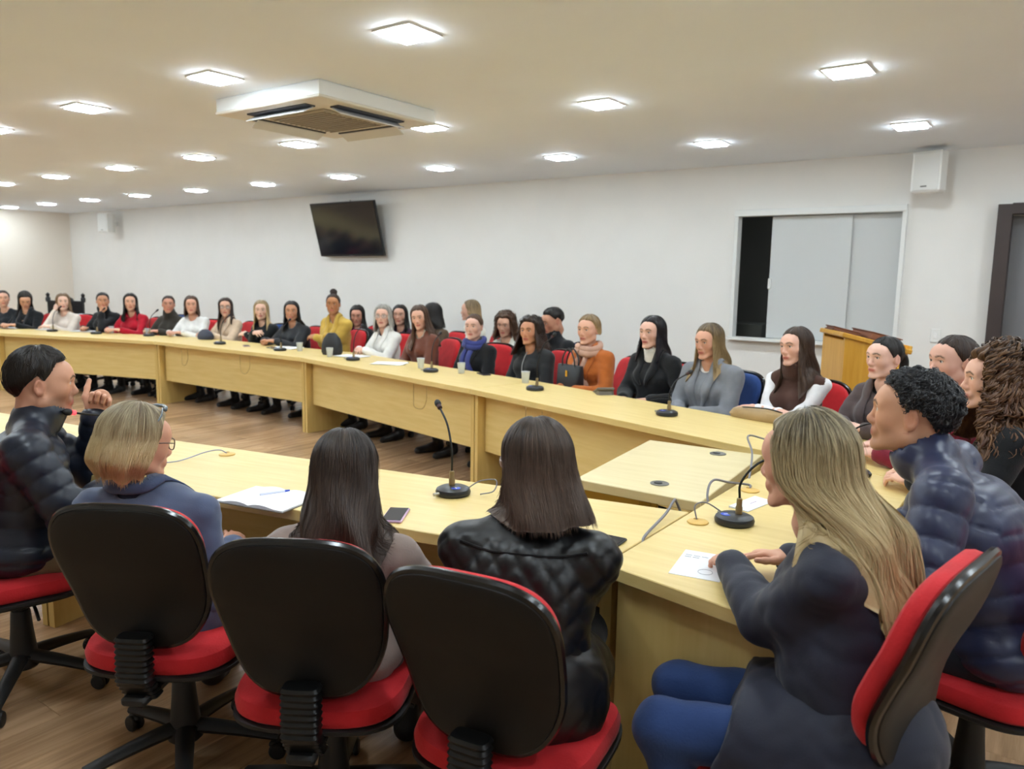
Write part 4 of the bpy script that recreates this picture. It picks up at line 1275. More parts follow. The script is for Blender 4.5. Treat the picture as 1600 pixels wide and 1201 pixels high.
    # ---- scarf
    if tp.get('scarf'):
        mb = MB(); sc = fabric(tp['scarf'])
        rr = [nb + right * sin(x) * (.085 + .006 * sin(3 * x)) + fsp * (cos(x) * .085 + .012) + upd * (.035 + .012 * sin(2 * x + .5)) for x in np.linspace(0, 2 * pi, 25)]
        mb.tube(rr, .027, 10, False); mb.tube([q_ - upd * .03 + fsp * .012 for q_ in rr], .029, 10, False)
        for s in (-1, 1):
            p0 = nb + fsp * .095 + right * s * .03
            pth, _ = surf(bez([p0 + upd * .02, p0 - upd * .08 + fsp * .03 + right * s * .012, p0 - upd * .2 + fsp * .03 + right * s * .02, p0 - upd * .30 + fsp * .02 + right * s * .028], 12), .014)
            mb.tube(pth, np.linspace(.03, .036, len(pth)), 10, True, .5)
        mb.build('scarf', sc, root, smooth=True)
    # ---- trousers and shoes
    lv = vox * (1.5 if detail == 0 else 1.6 if legs != '#2a4170' else 1.0)
    pr = [ell(pel + A(0, .01, -.01), A(.165 + fat * .5, .135 + fat * .5, .11), .05)]
    for s in (-1, 1):
        hip, kn, an = LG[s]
        pr += [cone(hip, kn, .086, .061, .04), cone(kn, an, .060, .042, .03)]
    P3, Q3 = sdf_mesh(pr, lv)
    P3 = P3 + vnormals(P3, Q3) * (.003 * wav(P3, seed + 4, 40, 6))[:, None]
    link('trousers', np_mesh('trousers', P3, Q3, fabric(legs)), root)
    sm = mat('shoe_%s' % shoes.lstrip('#'), shoes, .5)
    sme = shoe_mesh(male, sm)
    for s in (-1, 1):
        hip, kn, an = LG[s]
        link('shoe', sme, root, (an[0], an[1] + .03, 0), -s * .15)
    # ---- body: head, neck, arms and hands as one skin mesh
    hh = (.0080, .0056, .0041)[detail]
    HP, HQ = head_shape(male, hh)
    sk = skin
    bc = head_colors(HP, skin, lip, haircol[0] if lin(haircol[0])[0] < .12 else '#6a5038', beard, '#3a2a24')
    HPs = HP * hs * np.array(hsc)
    low = sstep(-HP[:, 2], .09, .2)[:, None]     # the neck blends from the head pose into the trunk
    Wp = HPs @ Rh.T + hc
    lowp = nb + (HPs - A(0, -.05, -.215) * hs) @ Rt.T
    HPw = Wp * (1 - low) + lowp * low
    parts = [(HPw, HQ)]; cols = [bc]
    s0 = np.array(lin(skin)[:3])
    for s in (-1, 1):
        e = A(s * .031, .0745, .0060)
        EP, EQ = uvsphere(e, .0128, 14, 10)
        ec = np.tile(np.array(lin('#d8d2cc')[:3]), (len(EP), 1))
        iris = np.hypot(EP[:, 0] - e[0], EP[:, 2] - e[2])
        ec[(iris < .0066) & (EP[:, 1] > e[1])] = lin('#2b1a12')[:3]
        parts.append(((EP * hs * np.array(hsc)) @ Rh.T + hc, EQ)); cols.append(ec)
    trunk = torso(-.012, True)
    TP_, TQ_ = sdf_mesh(trunk, .026)
    parts.append((TP_, TQ_)); cols.append(np.tile(s0, (len(TP_), 1)))
    hres = (.0072, .0056, .0044)[detail]
    for s in (-1, 1):
        el, W, spec = AR[s]
        pos = spec.get('hand', 'relaxed')
        P4, Q4 = hand_shape(pos, hres)
        P4 = P4 * (1.06 if male else .93)
        if s < 0: P4 = P4 * A(-1, 1, 1); Q4 = Q4[:, ::-1]
        fd = (W - el) / max(np.linalg.norm(W - el), 1e-6)
        d = A(*spec['dir']) if 'dir' in spec else fd * A(1, 1, .45) + A(-s * .25, 0, 0)
        if 'dir' in spec and not spec.get('abs'): d = d * A(s, 1, 1)
        d /= np.linalg.norm(d)
        pn_ = A(*spec['up']) if 'up' in spec else A(s * .25, 0, 1)
        if 'up' in spec and not spec.get('abs'): pn_ = pn_ * A(s, 1, 1)
        x = np.cross(d, pn_); x /= np.linalg.norm(x); z = np.cross(x, d)
        R4 = np.stack([x, d, z], 1)
        P4 = P4 @ R4.T + W + d * .012
        parts.append((P4, Q4))
        hcn = np.tile(s0, (len(P4), 1)); cols.append(hcn)
    BP_, BQ_ = join(parts)
    body = link('body', np_mesh('body', BP_, BQ_, M_SKIN, True, {'Col': np.concatenate(cols)}), root)
    # ---- hair
    if hair:
        P5, Q5, hu, hv_ = hair_build(hair, hc, Rh, hs, seed, push, detail)
        hm_ = hair_mat(haircol)
        ho = link('hair', np_mesh('hair', P5, Q5, hm_, True, {'hu': hu, 'hv': hv_}), root)
        if hair.get('bun'):
            bx, by_, bz, br = hair['bun']
            pr = [ell(A(bx, by_, bz), A(br, br * .9, br), .01), cone(A(bx * .5, -.07, min(bz, .06)), A(bx, by_, bz), br * .8, br * .7, .02)]
            P6, Q6 = sdf_mesh(pr, .006)
            P6 = P6 + vnormals(P6, Q6) * (.002 * wav(P6, seed, 160, 6))[:, None]
            a = np.arctan2(P6[:, 0], P6[:, 2] - bz)
            link('bun', np_mesh('bun', (P6 * hs) @ Rh.T + hc, Q6, hm_, True, {'hu': a, 'hv': P6[:, 1] * 4}), ho)
        if hair.get('tail'):
            L_ = hair['tail']
            b0 = A(0, -.115, hair.get('tailz', .04))
            pth = bez([b0 + A(0, .02, .01), b0 + A(0, -.025, .0), b0 + A(0, -.03, -.07), b0 + A(.01, -.012, -.07 - L_ * .5), b0 + A(.015, -.01, -.07 - L_)], 20)
            mb = MB().tube(pth, np.interp(np.linspace(0, 1, len(pth)), [0, .15, .4, .8, 1], [.014, .026, .028, .022, .006]), 14, True, .8)
            V = np.array(mb.v); Fq = np.array([f_ for f_ in mb.f if len(f_) == 4])
            V = V + vnormals(V, Fq) * (.003 * wav(V, seed, 90, 5, (1, 1, .1)))[:, None]
            Wt = (V * hs) @ Rh.T + hc
            d = sdf_eval(push, Wt); Wt[:, 1] -= np.clip(.012 - d, 0, .06)
            link('ponytail', np_mesh('ponytail', Wt, Fq, hm_, True, {'hu': V[:, 0] * 6, 'hv': np.clip(-V[:, 2] * 3, 0, 1)}), ho)
    # ---- accessories in head space
    def H(p): return (np.atleast_2d(np.array(p, float)) * hs * np.array(hsc)) @ Rh.T + hc
    for ex in (extras or []):
        if ex[0] == 'glasses':
            gm = mat('glasses_%s' % ex[1].lstrip('#'), ex[1], .3)
            go_ = None
            for s in (-1, 1):
                a = np.linspace(0, 2 * pi, 29)
                ring = np.c_[s * .034 + .026 * np.sign(np.cos(a)) * np.abs(np.cos(a)) ** .75, .097 - .30 * np.abs(s * .034 + .026 * np.cos(a)) ** 1.5 * 1.0 + 0 * a, .004 + .019 * np.sign(np.sin(a)) * np.abs(np.sin(a)) ** .75]
                fr_ = MB().tube(H(ring), .0022 if detail < 2 else .0018, 6, False).build('glasses_frame', gm, root, smooth=True)
                MB().tube(H([(s * .060, .090, .010), (s * .077, .05, .012), (s * .081, .0, .010), (s * .080, -.022, -.006)]), .0018, 6).build('glasses_temple', gm, root, smooth=True)
                lens = MB(); c_ = ring[:-1] + A(0, .0005, 0); lens.add(H(np.concatenate([c_ + A(0, .0006, 0), c_ - A(0, .0006, 0)])), [list(range(28)), list(range(28, 56))[::-1]])
                lens.build('glasses_lens', mat('clear_lens', '#f4f6f8', .05, alpha=.14, spec=.5), root)
            MB().tube(H([(-.009, .0965, .008), (0, .099, .011), (.009, .0965, .008)]), .0018, 6).build('glasses_bridge', gm, root, smooth=True)
        if ex[0] == 'earring':
            for s in (-1, 1):
                MB().lathe([(.001, -.012), (.007, -.006), (.008, 0), (.006, .006), (.001, .01)], 12, H([(s * .081, -.012, -.052)])[0]).build('earring', mat('gold', '#d8a94a', .25, metal=1.0), root, smooth=True)
        if ex[0] == 'bracelet':
            el, W, _ = AR[ex[1]]
            fd = (W - el) / np.linalg.norm(W - el); c_ = W - fd * .012
            x = np.cross(fd, A(0, 0, 1)); x /= np.linalg.norm(x); y = np.cross(x, fd)
            MB().tube([c_ + (x * cos(a) + y * sin(a)) * .037 for a in np.linspace(0, 2 * pi, 21)], .006, 8, False).build('watch', mat('dark_leather', '#4a3524', .4), root, smooth=True)
        if ex[0] == 'zip':
            pth, _ = surf(bez([nb + fsp * .11 + upd * .03, nb + fsp * .13 - upd * .15, pel + fsp * .17 + upd * .12], 16), .004)
            MB().tube(pth, .004, 6).build('zip', mat('zip_grey', ex[1] if len(ex) > 1 else '#8b8d90', .4), root)
        if ex[0] == 'seam':
            for pts in ex[1]:
                P_ = [nb + right * a + upd * b + fsp * c for a, b, c in pts]
                pth, _ = surf(bez(P_, 20), .002)
                MB().tube(pth, .0035, 6).build('seam', fabric(ex[2]), root)
        if ex[0] == 'sunglasses':
            mb = MB()
            for s in (-1, 1):
                mb.tube(H([(s * .085, -.035, .0), (s * .088, .0, .05), (s * .075, .03, .10), (s * .045, .045, .122)]), .003, 6)
            mb.tube(H([(-.055, .05, .118), (-.03, .062, .124), (0, .066, .126), (.03, .062, .124), (.055, .05, .118)]), .006, 8)
            mb.build('hair_band', mat('grey_tortoise', '#6d7478', .25), root, smooth=True)
    return root, dict(nb=nb, pel=pel, c1=c1, AR=AR, sh=sh, Rh=Rh, hc=hc, th=th, xy=root_xy, H=H)

# ---------------------------------------------------------------- the people
BLACK = ('#15110f', '#15110f', '#3d3430', .25)
DARK = ('#251813', '#2b1c15', '#5d4636', .3)
BROWN = ('#38261b', '#4a3122', '#86654a', .4)
LBROWN = ('#5a4330', '#7a5c40', '#a98a64', .5)
BLOND = ('#6d5638', '#b99a68', '#dcc597', .55)
DBLOND = ('#4b3c2e', '#a08560', '#c9ad80', .5)
GREYH = ('#6d6a64', '#a9a49a', '#d5d1c8', .6)
LONG = dict(strands=70, snodes=10, sw=.0022, lift=.004, len=.30, open=58, vol=.012, flare=.05, wave=.008, ragged=.08)
MID = dict(strands=70, snodes=10, sw=.0022, lift=.004, len=.19, open=60, vol=.012, flare=.10, wave=.006, tuck=.01)
BOB = dict(len=.12, open=62, vol=.016, flare=.12, tuck=.02)
TIED = dict(strands=120, snodes=8, sw=.0014, lift=.0015, ear=4, len=0, vol=.005, hairline=31)
CURL = dict(strands=160, snodes=16, sw=.0024, curl=.008, turns=1.4, len=.26, open=60, vol=.022, flare=.22, wave=.014, bumps=.007, bfreq=130, ragged=.1)
SHORT = dict(ear=18, strands=200, snodes=8, sw=.0014, lift=.003, len=0, vol=.010, hairline=36)
def st(base, **k):
    d = dict(base); d.update(k); return d
FR = 'people seated along the window side of the long table'
CHAIRS = []
def seat(label_person, info, color='red', label=None, arms=False, turn=0, back=0.02, facing=None, base_turn=None, full=False, dz=0.0):
    f_ = degrees(info['th']) + 90 + turn if facing is None else facing
    d = np.array([cos(radians(f_)), sin(radians(f_))])
    xy = info['xy'] - d * back
    return chair(label, xy[0], xy[1], f_, color, dz=dz, arms=arms, full=full, base_turn=base_turn)
P_ = person
# far row, from the left edge of the picture to the right
R = {}
def far(key, label, head, facing, chair_label, ccol='red', carms=False, cback=0.02, cturn=0, **k):
    k.setdefault('detail', 0)
    o, inf = person(label, head, facing, group=FR, **k)
    R[key] = inf
    if chair_label: seat(label, inf, ccol, chair_label, carms, cturn, cback)
    return inf
far('olive', 'person in a black top seated at the left edge of the picture', (-12.10, 4.65, 1.273), 295, 'red chair of the leftmost seated person', top=dict(kind='sweater', color='#22252a'), hair=st(TIED, tail=.12), haircol=DARK, arms='table', skin='#d6a58d')
far('ponytail', 'person in a black blazer looking down at papers', (-11.78, 4.80, 1.27), 295, 'red chair behind the person looking down at papers', cback=.06, cturn=-12, top=dict(kind='blazer', color='#17191d'), inner=dict(color='#c2ab92'), hair=st(LONG, open=70), haircol=BLACK, arms='table', pitch=-30, skin='#cf9c7e')
far('cream', 'person in a cream blouse resting chin on one hand', (-11.18, 5.03, 1.256), 286, 'red chair behind the person in the cream blouse', cturn=10, top=dict(kind='sweater', color='#d9cdc2', g=.018), hair=st(MID, open=62), haircol=LBROWN, arms=[dict(w=(.10, .36, .80), hand='relaxed'), dict(w=(.04, .17, .99), hand='grip', dir=(-.1, -.1, 1), up=(0, 1, .2))], skin='#dfb7a3')
far('chin', 'person in a black high-necked jacket resting cheek on a raised fist', (-10.50, 5.23, 1.28), 286, 'red chair behind the person resting a cheek on a fist', cturn=-25, top=dict(kind='highneck', color='#17181b', g=.02), hair=st(TIED, vol=.008), haircol=BLACK, arms=[dict(w=(.06, .17, .99), hand='fist', dir=(.2, -.1, 1), up=(0, 1, .2)), dict(w=(.08, .34, .80), hand='relaxed')], skin='#c48f70')
far('red', 'person in a bright red jacket seated at the long table', (-10.04, 5.36, 1.281), 286, 'red chair behind the person in the red jacket', cturn=-16, top=dict(kind='jacket', color='#b0132a', v=.25, vw=.04), inner=dict(color='#b0132a'), hair=LONG, haircol=BLACK, arms='table', skin='#d8a88f')
far('darkbrown', 'person in a dark olive jacket between the red jacket and white sweater', (-9.49, 5.57, 1.26), 286, 'red chair behind the person in the dark olive jacket', top=dict(kind='highneck', color='#35312b', g=.022), hair=st(TIED, tail=.2), haircol=DARK, arms='table', skin='#c88f78')
far('white', 'person in a white sweater next to the dark olive jacket', (-9.08, 5.64, 1.27), 286, 'red chair behind the person in the white sweater', top=dict(kind='sweater', color='#e6e6e4', g=.016), hair=MID, haircol=BROWN, arms='table', skin='#d3a088')
far('beigecoat', 'person wearing glasses and a beige coat over a white top', (-8.50, 5.74, 1.26), 270, 'red chair behind the person in the beige coat', top=dict(kind='coat', color='#cdb59c', g=.02, v=.6), inner=dict(color='#e5e3e0'), hair=st(LONG, wave=.012), haircol=DARK, arms='table', extras=[('glasses', '#5a4a40')], skin='#d6a68e')
far('blonde', 'person in a black jacket with crossed arms', (-7.79, 5.74, 1.249), 270, 'blue chair behind the crossed arms of the black jacket', 'blue', cturn=15, top=dict(kind='jacket', color='#1d2022', v=.2, vw=.04), inner=dict(color='#222224'), hair=LONG, haircol=BLOND, arms=[dict(w=(.10, .22, .83), abs=1, hand='relaxed', dir=(1, .1, .1), up=(0, .6, 1)), dict(w=(-.08, .25, .86), abs=1, hand='relaxed', dir=(-1, .1, .1), up=(0, .6, 1))], skin='#dfb59f')
far('puffer', 'person in a black padded jacket over a grey shirt', (-7.24, 5.75, 1.258), 270, 'red chair behind the person in the black padded jacket', top=dict(kind='jacket', color='#202329', g=.024, v=.4, vw=.05, rough=.5, name='padded_jacket'), inner=dict(color='#8b8a86'), hair=st(LONG, open=74), haircol=BLACK, arms=[dict(w=(.1, .38, .80), hand='relaxed'), dict(w=(.05, .42, .80), hand='fist')], skin='#c08a6a', wid=1.05, fat=.02)
far('mustard', 'person with crossed arms in a mustard coat', (-6.59, 5.80, 1.354), 270, 'red chair beside the person in the mustard coat', cturn=-14, cback=-.03, top=dict(kind='coat', color='#c2a049', g=.02, v=.4), inner=dict(color='#b9aaa2'), hair=st(TIED, bun=(0, -.05, .135, .042)), haircol=DARK, arms=[dict(w=(.11, .24, .86), abs=1, hand='relaxed', dir=(1, .1, .1), up=(0, .6, 1)), dict(w=(-.09, .27, .89), abs=1, hand='relaxed', dir=(-1, .1, .1), up=(0, .6, 1))], skin='#b27a52', wid=1.05)
SR = 'people in the second row against the window wall'
def second(key, label, head, facing, chair_label, ccol='red', **k):
    o, inf = person(label, head, facing, group=SR, **k); R[key] = inf
    if chair_label: seat(label, inf, ccol, chair_label)
second('magenta', 'person in a magenta top behind the mustard coat', (-6.85, 6.40, 1.207), 272, 'red chair of the person in the magenta top', top=dict(kind='jacket', color='#1c1c20', v=.6, vw=.075), inner=dict(color='#b5129c'), hair=LONG, haircol=BLACK, skin='#c58f78', pitch=-10)
far('greyhair', 'person wearing glasses and a white blazer over a black top', (-5.73, 5.71, 1.27), 258, 'red chair behind the person in the white blazer', cturn=18, top=dict(kind='blazer', color='#e4e2dd', g=.018, v=.65, vw=.05), inner=dict(color='#19191b'), hair=st(MID, len=.2, vol=.016), haircol=GREYH, arms='clasp', extras=[('glasses', '#8a7a70')], skin='#dfb09a')
second('purple', 'person in a dark purple top hidden behind the white blazer', (-6.13, 6.38, 1.24), 262, 'red chair of the person hidden behind the white blazer', top=dict(kind='sweater', color='#3a1f38'), hair=LONG, haircol=BLACK, skin='#c99a84')
far('leather', 'person in a brown leather jacket with hands together', (-5.10, 5.58, 1.286), 258, 'red chair behind the person in the brown leather jacket', cturn=-10, top=dict(kind='jacket', color='#6b3a28', g=.018, v=.6, vw=.055, rough=.5, name='leather_jacket'), inner=dict(color='#cfc3b3'), hair=st(LONG, len=.36, open=56), haircol=BROWN, arms='lapclasp', hroll=8, pitch=-8, skin='#dba890')
second('clip', 'person in a brown top partly hidden behind the leather jacket', (-5.60, 6.32, 1.28), 258, 'red chair of the person hidden behind the leather jacket', top=dict(kind='sweater', color='#5a4a3a'), hair=MID, haircol=BLACK, gaze=(-9, 5, 1.1), skin='#c99a84')
second('wall', 'person in a white jacket by the wall looking to the left', (-5.35, 6.68, 1.314), 240, 'red chair of the person in the white jacket by the wall', top=dict(kind='jacket', color='#dcd8cc', v=.3, vw=.04), inner=dict(color='#dcd8cc'), hair=st(MID, open=80, len=.16), haircol=DBLOND, gaze=(-12, 3.5, 1.2), skin='#d6a58d')
far('scarf', 'person in a black coat with a blue scarf', (-4.29, 5.41, 1.236), 258, 'red chair behind the person with the blue scarf', cturn=16, top=dict(kind='coat', color='#15161a', g=.02, v=.5, scarf='#3b4380'), inner=dict(color='#23264a'), hair=st(TIED, tail=.15), haircol=BROWN, arms='lap', skin='#dcae9b', fat=.01)
second('whitecurl', 'person in a white top in the second row behind the blue scarf', (-4.43, 6.08, 1.237), 258, 'red chair of the second-row person in the white top', top=dict(kind='sweater', color='#dedcd2'), hair=st(CURL, len=.2), haircol=BROWN, skin='#cf9f86', pitch=-10)
far('curlyblack', 'person in a black zipped jacket', (-3.61, 5.31, 1.255), 258, 'red chair behind the person in the black zipped jacket', cturn=-8, top=dict(kind='jacket', color='#1b1d20', g=.022, v=.22, vw=.05, rough=.6), inner=dict(color='#1a1a1d'), hair=st(CURL, len=.24), haircol=('#1d130f', '#33211a', '#54402f', .4), arms='lap', skin='#c58d6d', detail=1, extras=[('zip', '#9a9c9e')], fat=.015)
second('man2', 'person in a black jacket in the second row behind the zipped jacket', (-3.87, 6.06, 1.294), 250, 'blue chair of the second-row person behind the zipped jacket', 'blue', male=True, top=dict(kind='highneck', color='#191a1e', g=.02), hair=SHORT, haircol=BLACK, skin='#c08a70', pitch=-18, gaze=(-5.5, 3.0, 1.0))
far('orange', 'person in an orange coat and pink scarf', (-3.00, 5.22, 1.292), 254, 'red chair behind the person in the orange coat', cturn=-22, cback=.06, top=dict(kind='coat', color='#b5632a', g=.022, v=.62, vw=.06, scarf='#c19a86'), inner=dict(color='#1c2030'), hair=st(SHORT, vol=.014, len=.06, open=78, flare=.0, tuck=.0, thick=.012), haircol=('#5f4a33', '#a8895c', '#cdb184', .5), arms=[dict(w=(.09, .30, .70), hand='clasp'), dict(w=(.05, .32, .70), hand='clasp')], skin='#dca88e', detail=1, legs='#54729a')
far('black', 'person in a black coat over a white turtleneck', (-2.38, 5.05, 1.313), 254, 'red chair behind the person in the white turtleneck', cturn=14, top=dict(kind='blazer', color='#16171a', g=.02, v=.42, vw=.055), inner=dict(color='#ebe9e4', neck='high'), hair=st(LONG, len=.24, open=66, strands=300, snodes=18, sw=.0014), haircol=('#120f10', '#17121a', '#3a3138', .25), arms=[dict(w=(.16, .26, .72), hand='relaxed'), dict(w=(.02, .34, .72), hand='relaxed')], skin='#dcae9a', lip='#b05a58', detail=1, extras=[('earring',)], legs='#5e83b4')
far('greyblazer', 'person in a grey blazer with clasped hands', (-1.90, 4.91, 1.286), 254, 'blue armchair behind the person in the grey blazer', 'blue', True, cturn=-14, cback=-.02, top=dict(kind='blazer', color='#7d8087', g=.024, v=.6, vw=.055), inner=dict(color='#d8d4d0'), hair=st(LONG, len=.30, wave=.012, open=60, strands=420, snodes=18, sw=.0014), haircol=('#41342a', '#8a7350', '#b59c70', .5), arms='lapclasp', pitch=-6, skin='#d39f86', detail=1, extras=[('earring',)], wid=1.08)
far('vest', 'person in a brown knitted vest over white sleeves', (-1.29, 4.74, 1.301), 254, 'red chair behind the person in the brown vest', cturn=8, top=dict(kind='turtleneck', color='#4a3129', g=.012, sleeves=False, collar=.058, name='knitted_vest'), inner=dict(color='#4a3129', sleeves='#e9e9ec', neck='high'), hair=st(LONG, len=.34, open=62, flare=.0, strands=380, snodes=18, sw=.0014), haircol=('#2f221b', '#3a2a20', '#6b5240', .35), arms=[dict(w=(.10, .30, .80), abs=1, hand='relaxed', dir=(1, .3, 0)), dict(w=(-.06, .31, .80), abs=1, hand='relaxed', dir=(-1, .3, 0))], skin='#e0b09c', detail=1, hroll=4)
far('brownblazer', 'person in a brown blazer over a black top', (-.765, 4.54, 1.283), 240, 'red chair behind the person in the brown blazer', cturn=0, top=dict(kind='blazer', color='#544848', g=.022, v=.6, vw=.06), inner=dict(color='#121214'), hair=st(TIED, tail=.16, tailz=.0, vol=.006, hairline=31), haircol=BLACK, arms=[dict(w=(.12, .33, .80), hand='relaxed'), dict(w=(.05, .30, .80), hand='relaxed')], skin='#e2b7a4', detail=1, extras=[('earring',)])
far('hidden', 'person in a red top mostly hidden at the right end of the table', (-.375, 3.85, 1.348), 196, 'red chair of the person in the red top', top=dict(kind='sweater', color='#7d1f30'), hair=st(TIED, bun=(0, -.10, .05, .03)), haircol=DARK, arms='table', skin='#dcab97', detail=1)
far('curly', 'person in a black sweater seated at the right edge of the picture', (-.19, 3.38, 1.352), 188, 'red chair of the person in the black sweater at the right edge', cback=-.06, cturn=-12, top=dict(kind='sweater', color='#141518', g=.02), hair=st(CURL, len=.30, vol=.026, flare=.34, bumps=.010, bfreq=120, strands=620, curl=.015, turns=2.4, snodes=44, sw=.0032, lift=.004), haircol=('#2a1b14', '#4f3323', '#9a7048', .55), arms='table', skin='#dfae96', detail=2, lean=10, extras=[('earring',)], gaze=(-3.6, 2.2, 1.15))
# near people
o, inf = person('person in a navy puffer jacket leaning on the head table', (-.339, 2.507, 1.318), 182, male=True, lean=24, neck=.135, gaze=(-3.3, 2.4, 1.42), pitch=4, top=dict(kind='puffer', color='#2b3352', g=.032, period=.078, puff=.0125, slope=.35, collar=.072, colh=.035, rough=.42, fold=.003, mat=mat('navy_nylon', '#272e4c', .38, var=.06, vscale=10, bump=.12, bscale=40, sheen=.1)),
                hair=dict(len=0, vol=.013, ear=16, hairline=34, bumps=.005, bfreq=190, strands=1200, curl=.0050, turns=1.0, snodes=16, sw=.0015, lift=.003, top=.002), haircol=('#141416', '#1c1c1e', '#5d5d5f', .35), arms=[dict(w=(.22, .40, .80), hand='relaxed'), dict(w=(.10, .46, .80), hand='relaxed')], skin='#cf9a7a', lip='#a85f56', beard=.22, detail=2, wid=1.12, fat=.03, legs='#20242e')
R['man'] = inf
seat('', inf, 'red', 'red chair behind the person in the navy puffer jacket', facing=165, base_turn=20, full=True, back=-.06)
o, inf = person('person in a long navy coat and jeans in the right foreground', (-.467, 1.85, 1.273), 192, lean=14, side=.10, gaze=(-3.4, 2.3, 1.1), pitch=-6, top=dict(kind='sweater', color='#1b2036', g=.024, hem=.55, fold=.006, name='long_coat', mat=mat('navy_wool', '#161b2f', .7, var=.08, vscale=6, bump=.12, bscale=220, sheen=.12)),
                hair=dict(len=.36, open=60, vol=.016, flare=.10, behind=.13, forward=.0, front=0, wave=.006, ragged=.10, over=.10, strands=2000, sw=.00095, lift=.010, fly=.014, drift=2.0, snodes=17), haircol=('#4a4134', '#b8a071', '#e6d3a6', .6), arms=[dict(w=(.26, .32, .80), abs=1, hand='relaxed', dir=(.9, .4, -.1), pole=(.35, .1, -1)), dict(w=(.38, .18, .80), hand='relaxed')], skin='#dba388', detail=2, wid=1.05, fat=.025, legs='#2a4170', shoes='#2a2420', legpose=dict(knee=(.10, .42, .51), ankle=(.12, .26, .10)))
R['blonde_navy'] = inf
chair('red chair in the right foreground behind the long navy coat', -.385, 1.75, 170, 'red', dz=.09, full=True, base_turn=10)
o, inf = person('person in a black quilted vest seen from behind', (-1.075, 1.616, 1.215), 112, lean=13, gaze=(-3.6, 2.9, 1.0), pitch=-8, top=dict(kind='quilt', color='#101114', g=.026, hem=.35, period=.06, puff=.009, fold=.002, mat=mat('black_nylon', '#0e0f12', .42, var=.06, vscale=10, bump=.1, bscale=90)),
                hair=dict(len=.175, open=64, vol=.013, flare=.10, ragged=.05, strands=1300, sw=.00095, lift=.004, fly=.006, snodes=18), haircol=('#2c221c', '#4a3a30', '#7d6654', .4), arms=[dict(w=(.06, .38, .80), hand='relaxed', pole=(.15, -.5, -1)), dict(w=(.02, .40, .80), hand='relaxed', pole=(.15, -.5, -1))], skin='#d8a58c', detail=2, extras=[('glasses', '#c9c3c0'), ('seam', [[(-.16, -.035, -.09), (-.06, -.045, -.13), (.06, -.045, -.13), (.16, -.035, -.09)]], '#0b0b0d')], wid=1.06, fat=.015, legs='#17181b')
R['quilt'] = inf
seat('', inf, 'red', 'red chair with a black back behind the black quilted vest', facing=99, base_turn=40, full=True, back=.0)
o, inf = person('person in a beige jacket seen from behind', (-1.584, 1.427, 1.145), 122, lean=3, seatz=-.025, gaze=(-2.6, 2.6, .8), pitch=-16, top=dict(kind='jacket', color='#96867e', g=.018, v=.5, fold=.005), inner=dict(color='#5a3f36'),
                hair=dict(len=.30, open=60, vol=.012, flare=.04, wave=.014, ragged=.12, strands=1600, sw=.00095, lift=.006, fly=.010, drift=2.2, snodes=16), haircol=('#1d1613', '#33261f', '#6d5848', .4), arms=dict(w=(.17, .24, .66), hand='relaxed'), skin='#d8a58c', detail=2, legs='#4a3b36')
R['beige'] = inf
chair('red chair with a black back behind the beige jacket', -1.589, 1.371, 122, 'red', base_turn=5)
o, inf = person('person in a blue-grey wool coat seen from behind', (-2.33, 1.245, 1.165), 118, lean=-3, side=-.09, seatz=-.025, gaze=(-2.1, 3.2, .9), pitch=-10, top=dict(kind='coat', color='#4d5a78', g=.024, hem=.55, v=.5, fold=.005, lapel='#46526e', mat=mat('blue_grey_wool', '#4a5672', .85, var=.06, vscale=8, bump=.1, bscale=260, sheen=.3)), inner=dict(color='#2a3044'),
                hair=dict(len=.14, open=66, vol=.020, flare=.05, tuck=.030, bend=.010, behind=.0, forward=.0, ragged=.10, over=.09, strands=1500, sw=.0010, lift=.005, fly=.004, snodes=18), haircol=('#6f5f4a', '#c3a877', '#e6d6ae', .6), arms=dict(w=(.12, .16, .64), hand='relaxed', pole=(.25, -.6, -1)), skin='#d9a084', detail=2, extras=[('glasses', '#4a2f20'), ('sunglasses',)], wid=1.08, fat=.03, legs='#2c3448')
R['grey'] = inf
chair('red chair with a black back behind the blue-grey coat', -2.17, 1.265, 121, 'red', base_turn=62)
o, inf = person('person in a dark quilted jacket speaking with a raised thumb', (-3.023, 1.269, 1.284), 66, male=True, lean=8, neck=.148, gaze=(-1.9, 4.2, 1.2), pitch=-3, top=dict(kind='puffer', color='#1c2433', g=.034, period=.064, puff=.0115, slope=.1, collar=.070, colh=.055, fold=.003, mat=mat('ink_nylon', '#1a2130', .4, var=.06, vscale=10, bump=.12, bscale=40)),
                hair=dict(len=0, ear=18, vol=.008, hairline=33, top=.012, strands=900, snodes=10, sw=.0011, lift=.004), haircol=('#17120f', '#1d1713', '#453a30', .3), arms=[dict(w=(-.13, .27, .985), abs=1, hand='thumb', dir=(.05, .28, 1), up=(-1, .1, 0), pole=(.3, .2, -1)), dict(w=(.12, .34, .80), hand='relaxed')], skin='#d19c80', lip='#b06a60', beard=.42, detail=2, wid=1.1, fat=.025, legs='#8a7758', shoes='#6d5a42', extras=[('bracelet', -1)])
R['speaker'] = inf
seat('', inf, 'red', 'red chair of the person speaking with a raised thumb', facing=75, base_turn=30, full=True, back=.02)
# empty chairs that show between the people
chair('empty blue chair between the orange coat and the white turtleneck', -2.72, 5.42, 262, 'blue', full=False)
chair('empty blue chair behind the person resting a cheek on a fist', -10.35, 6.05, 285, 'blue', full=False)

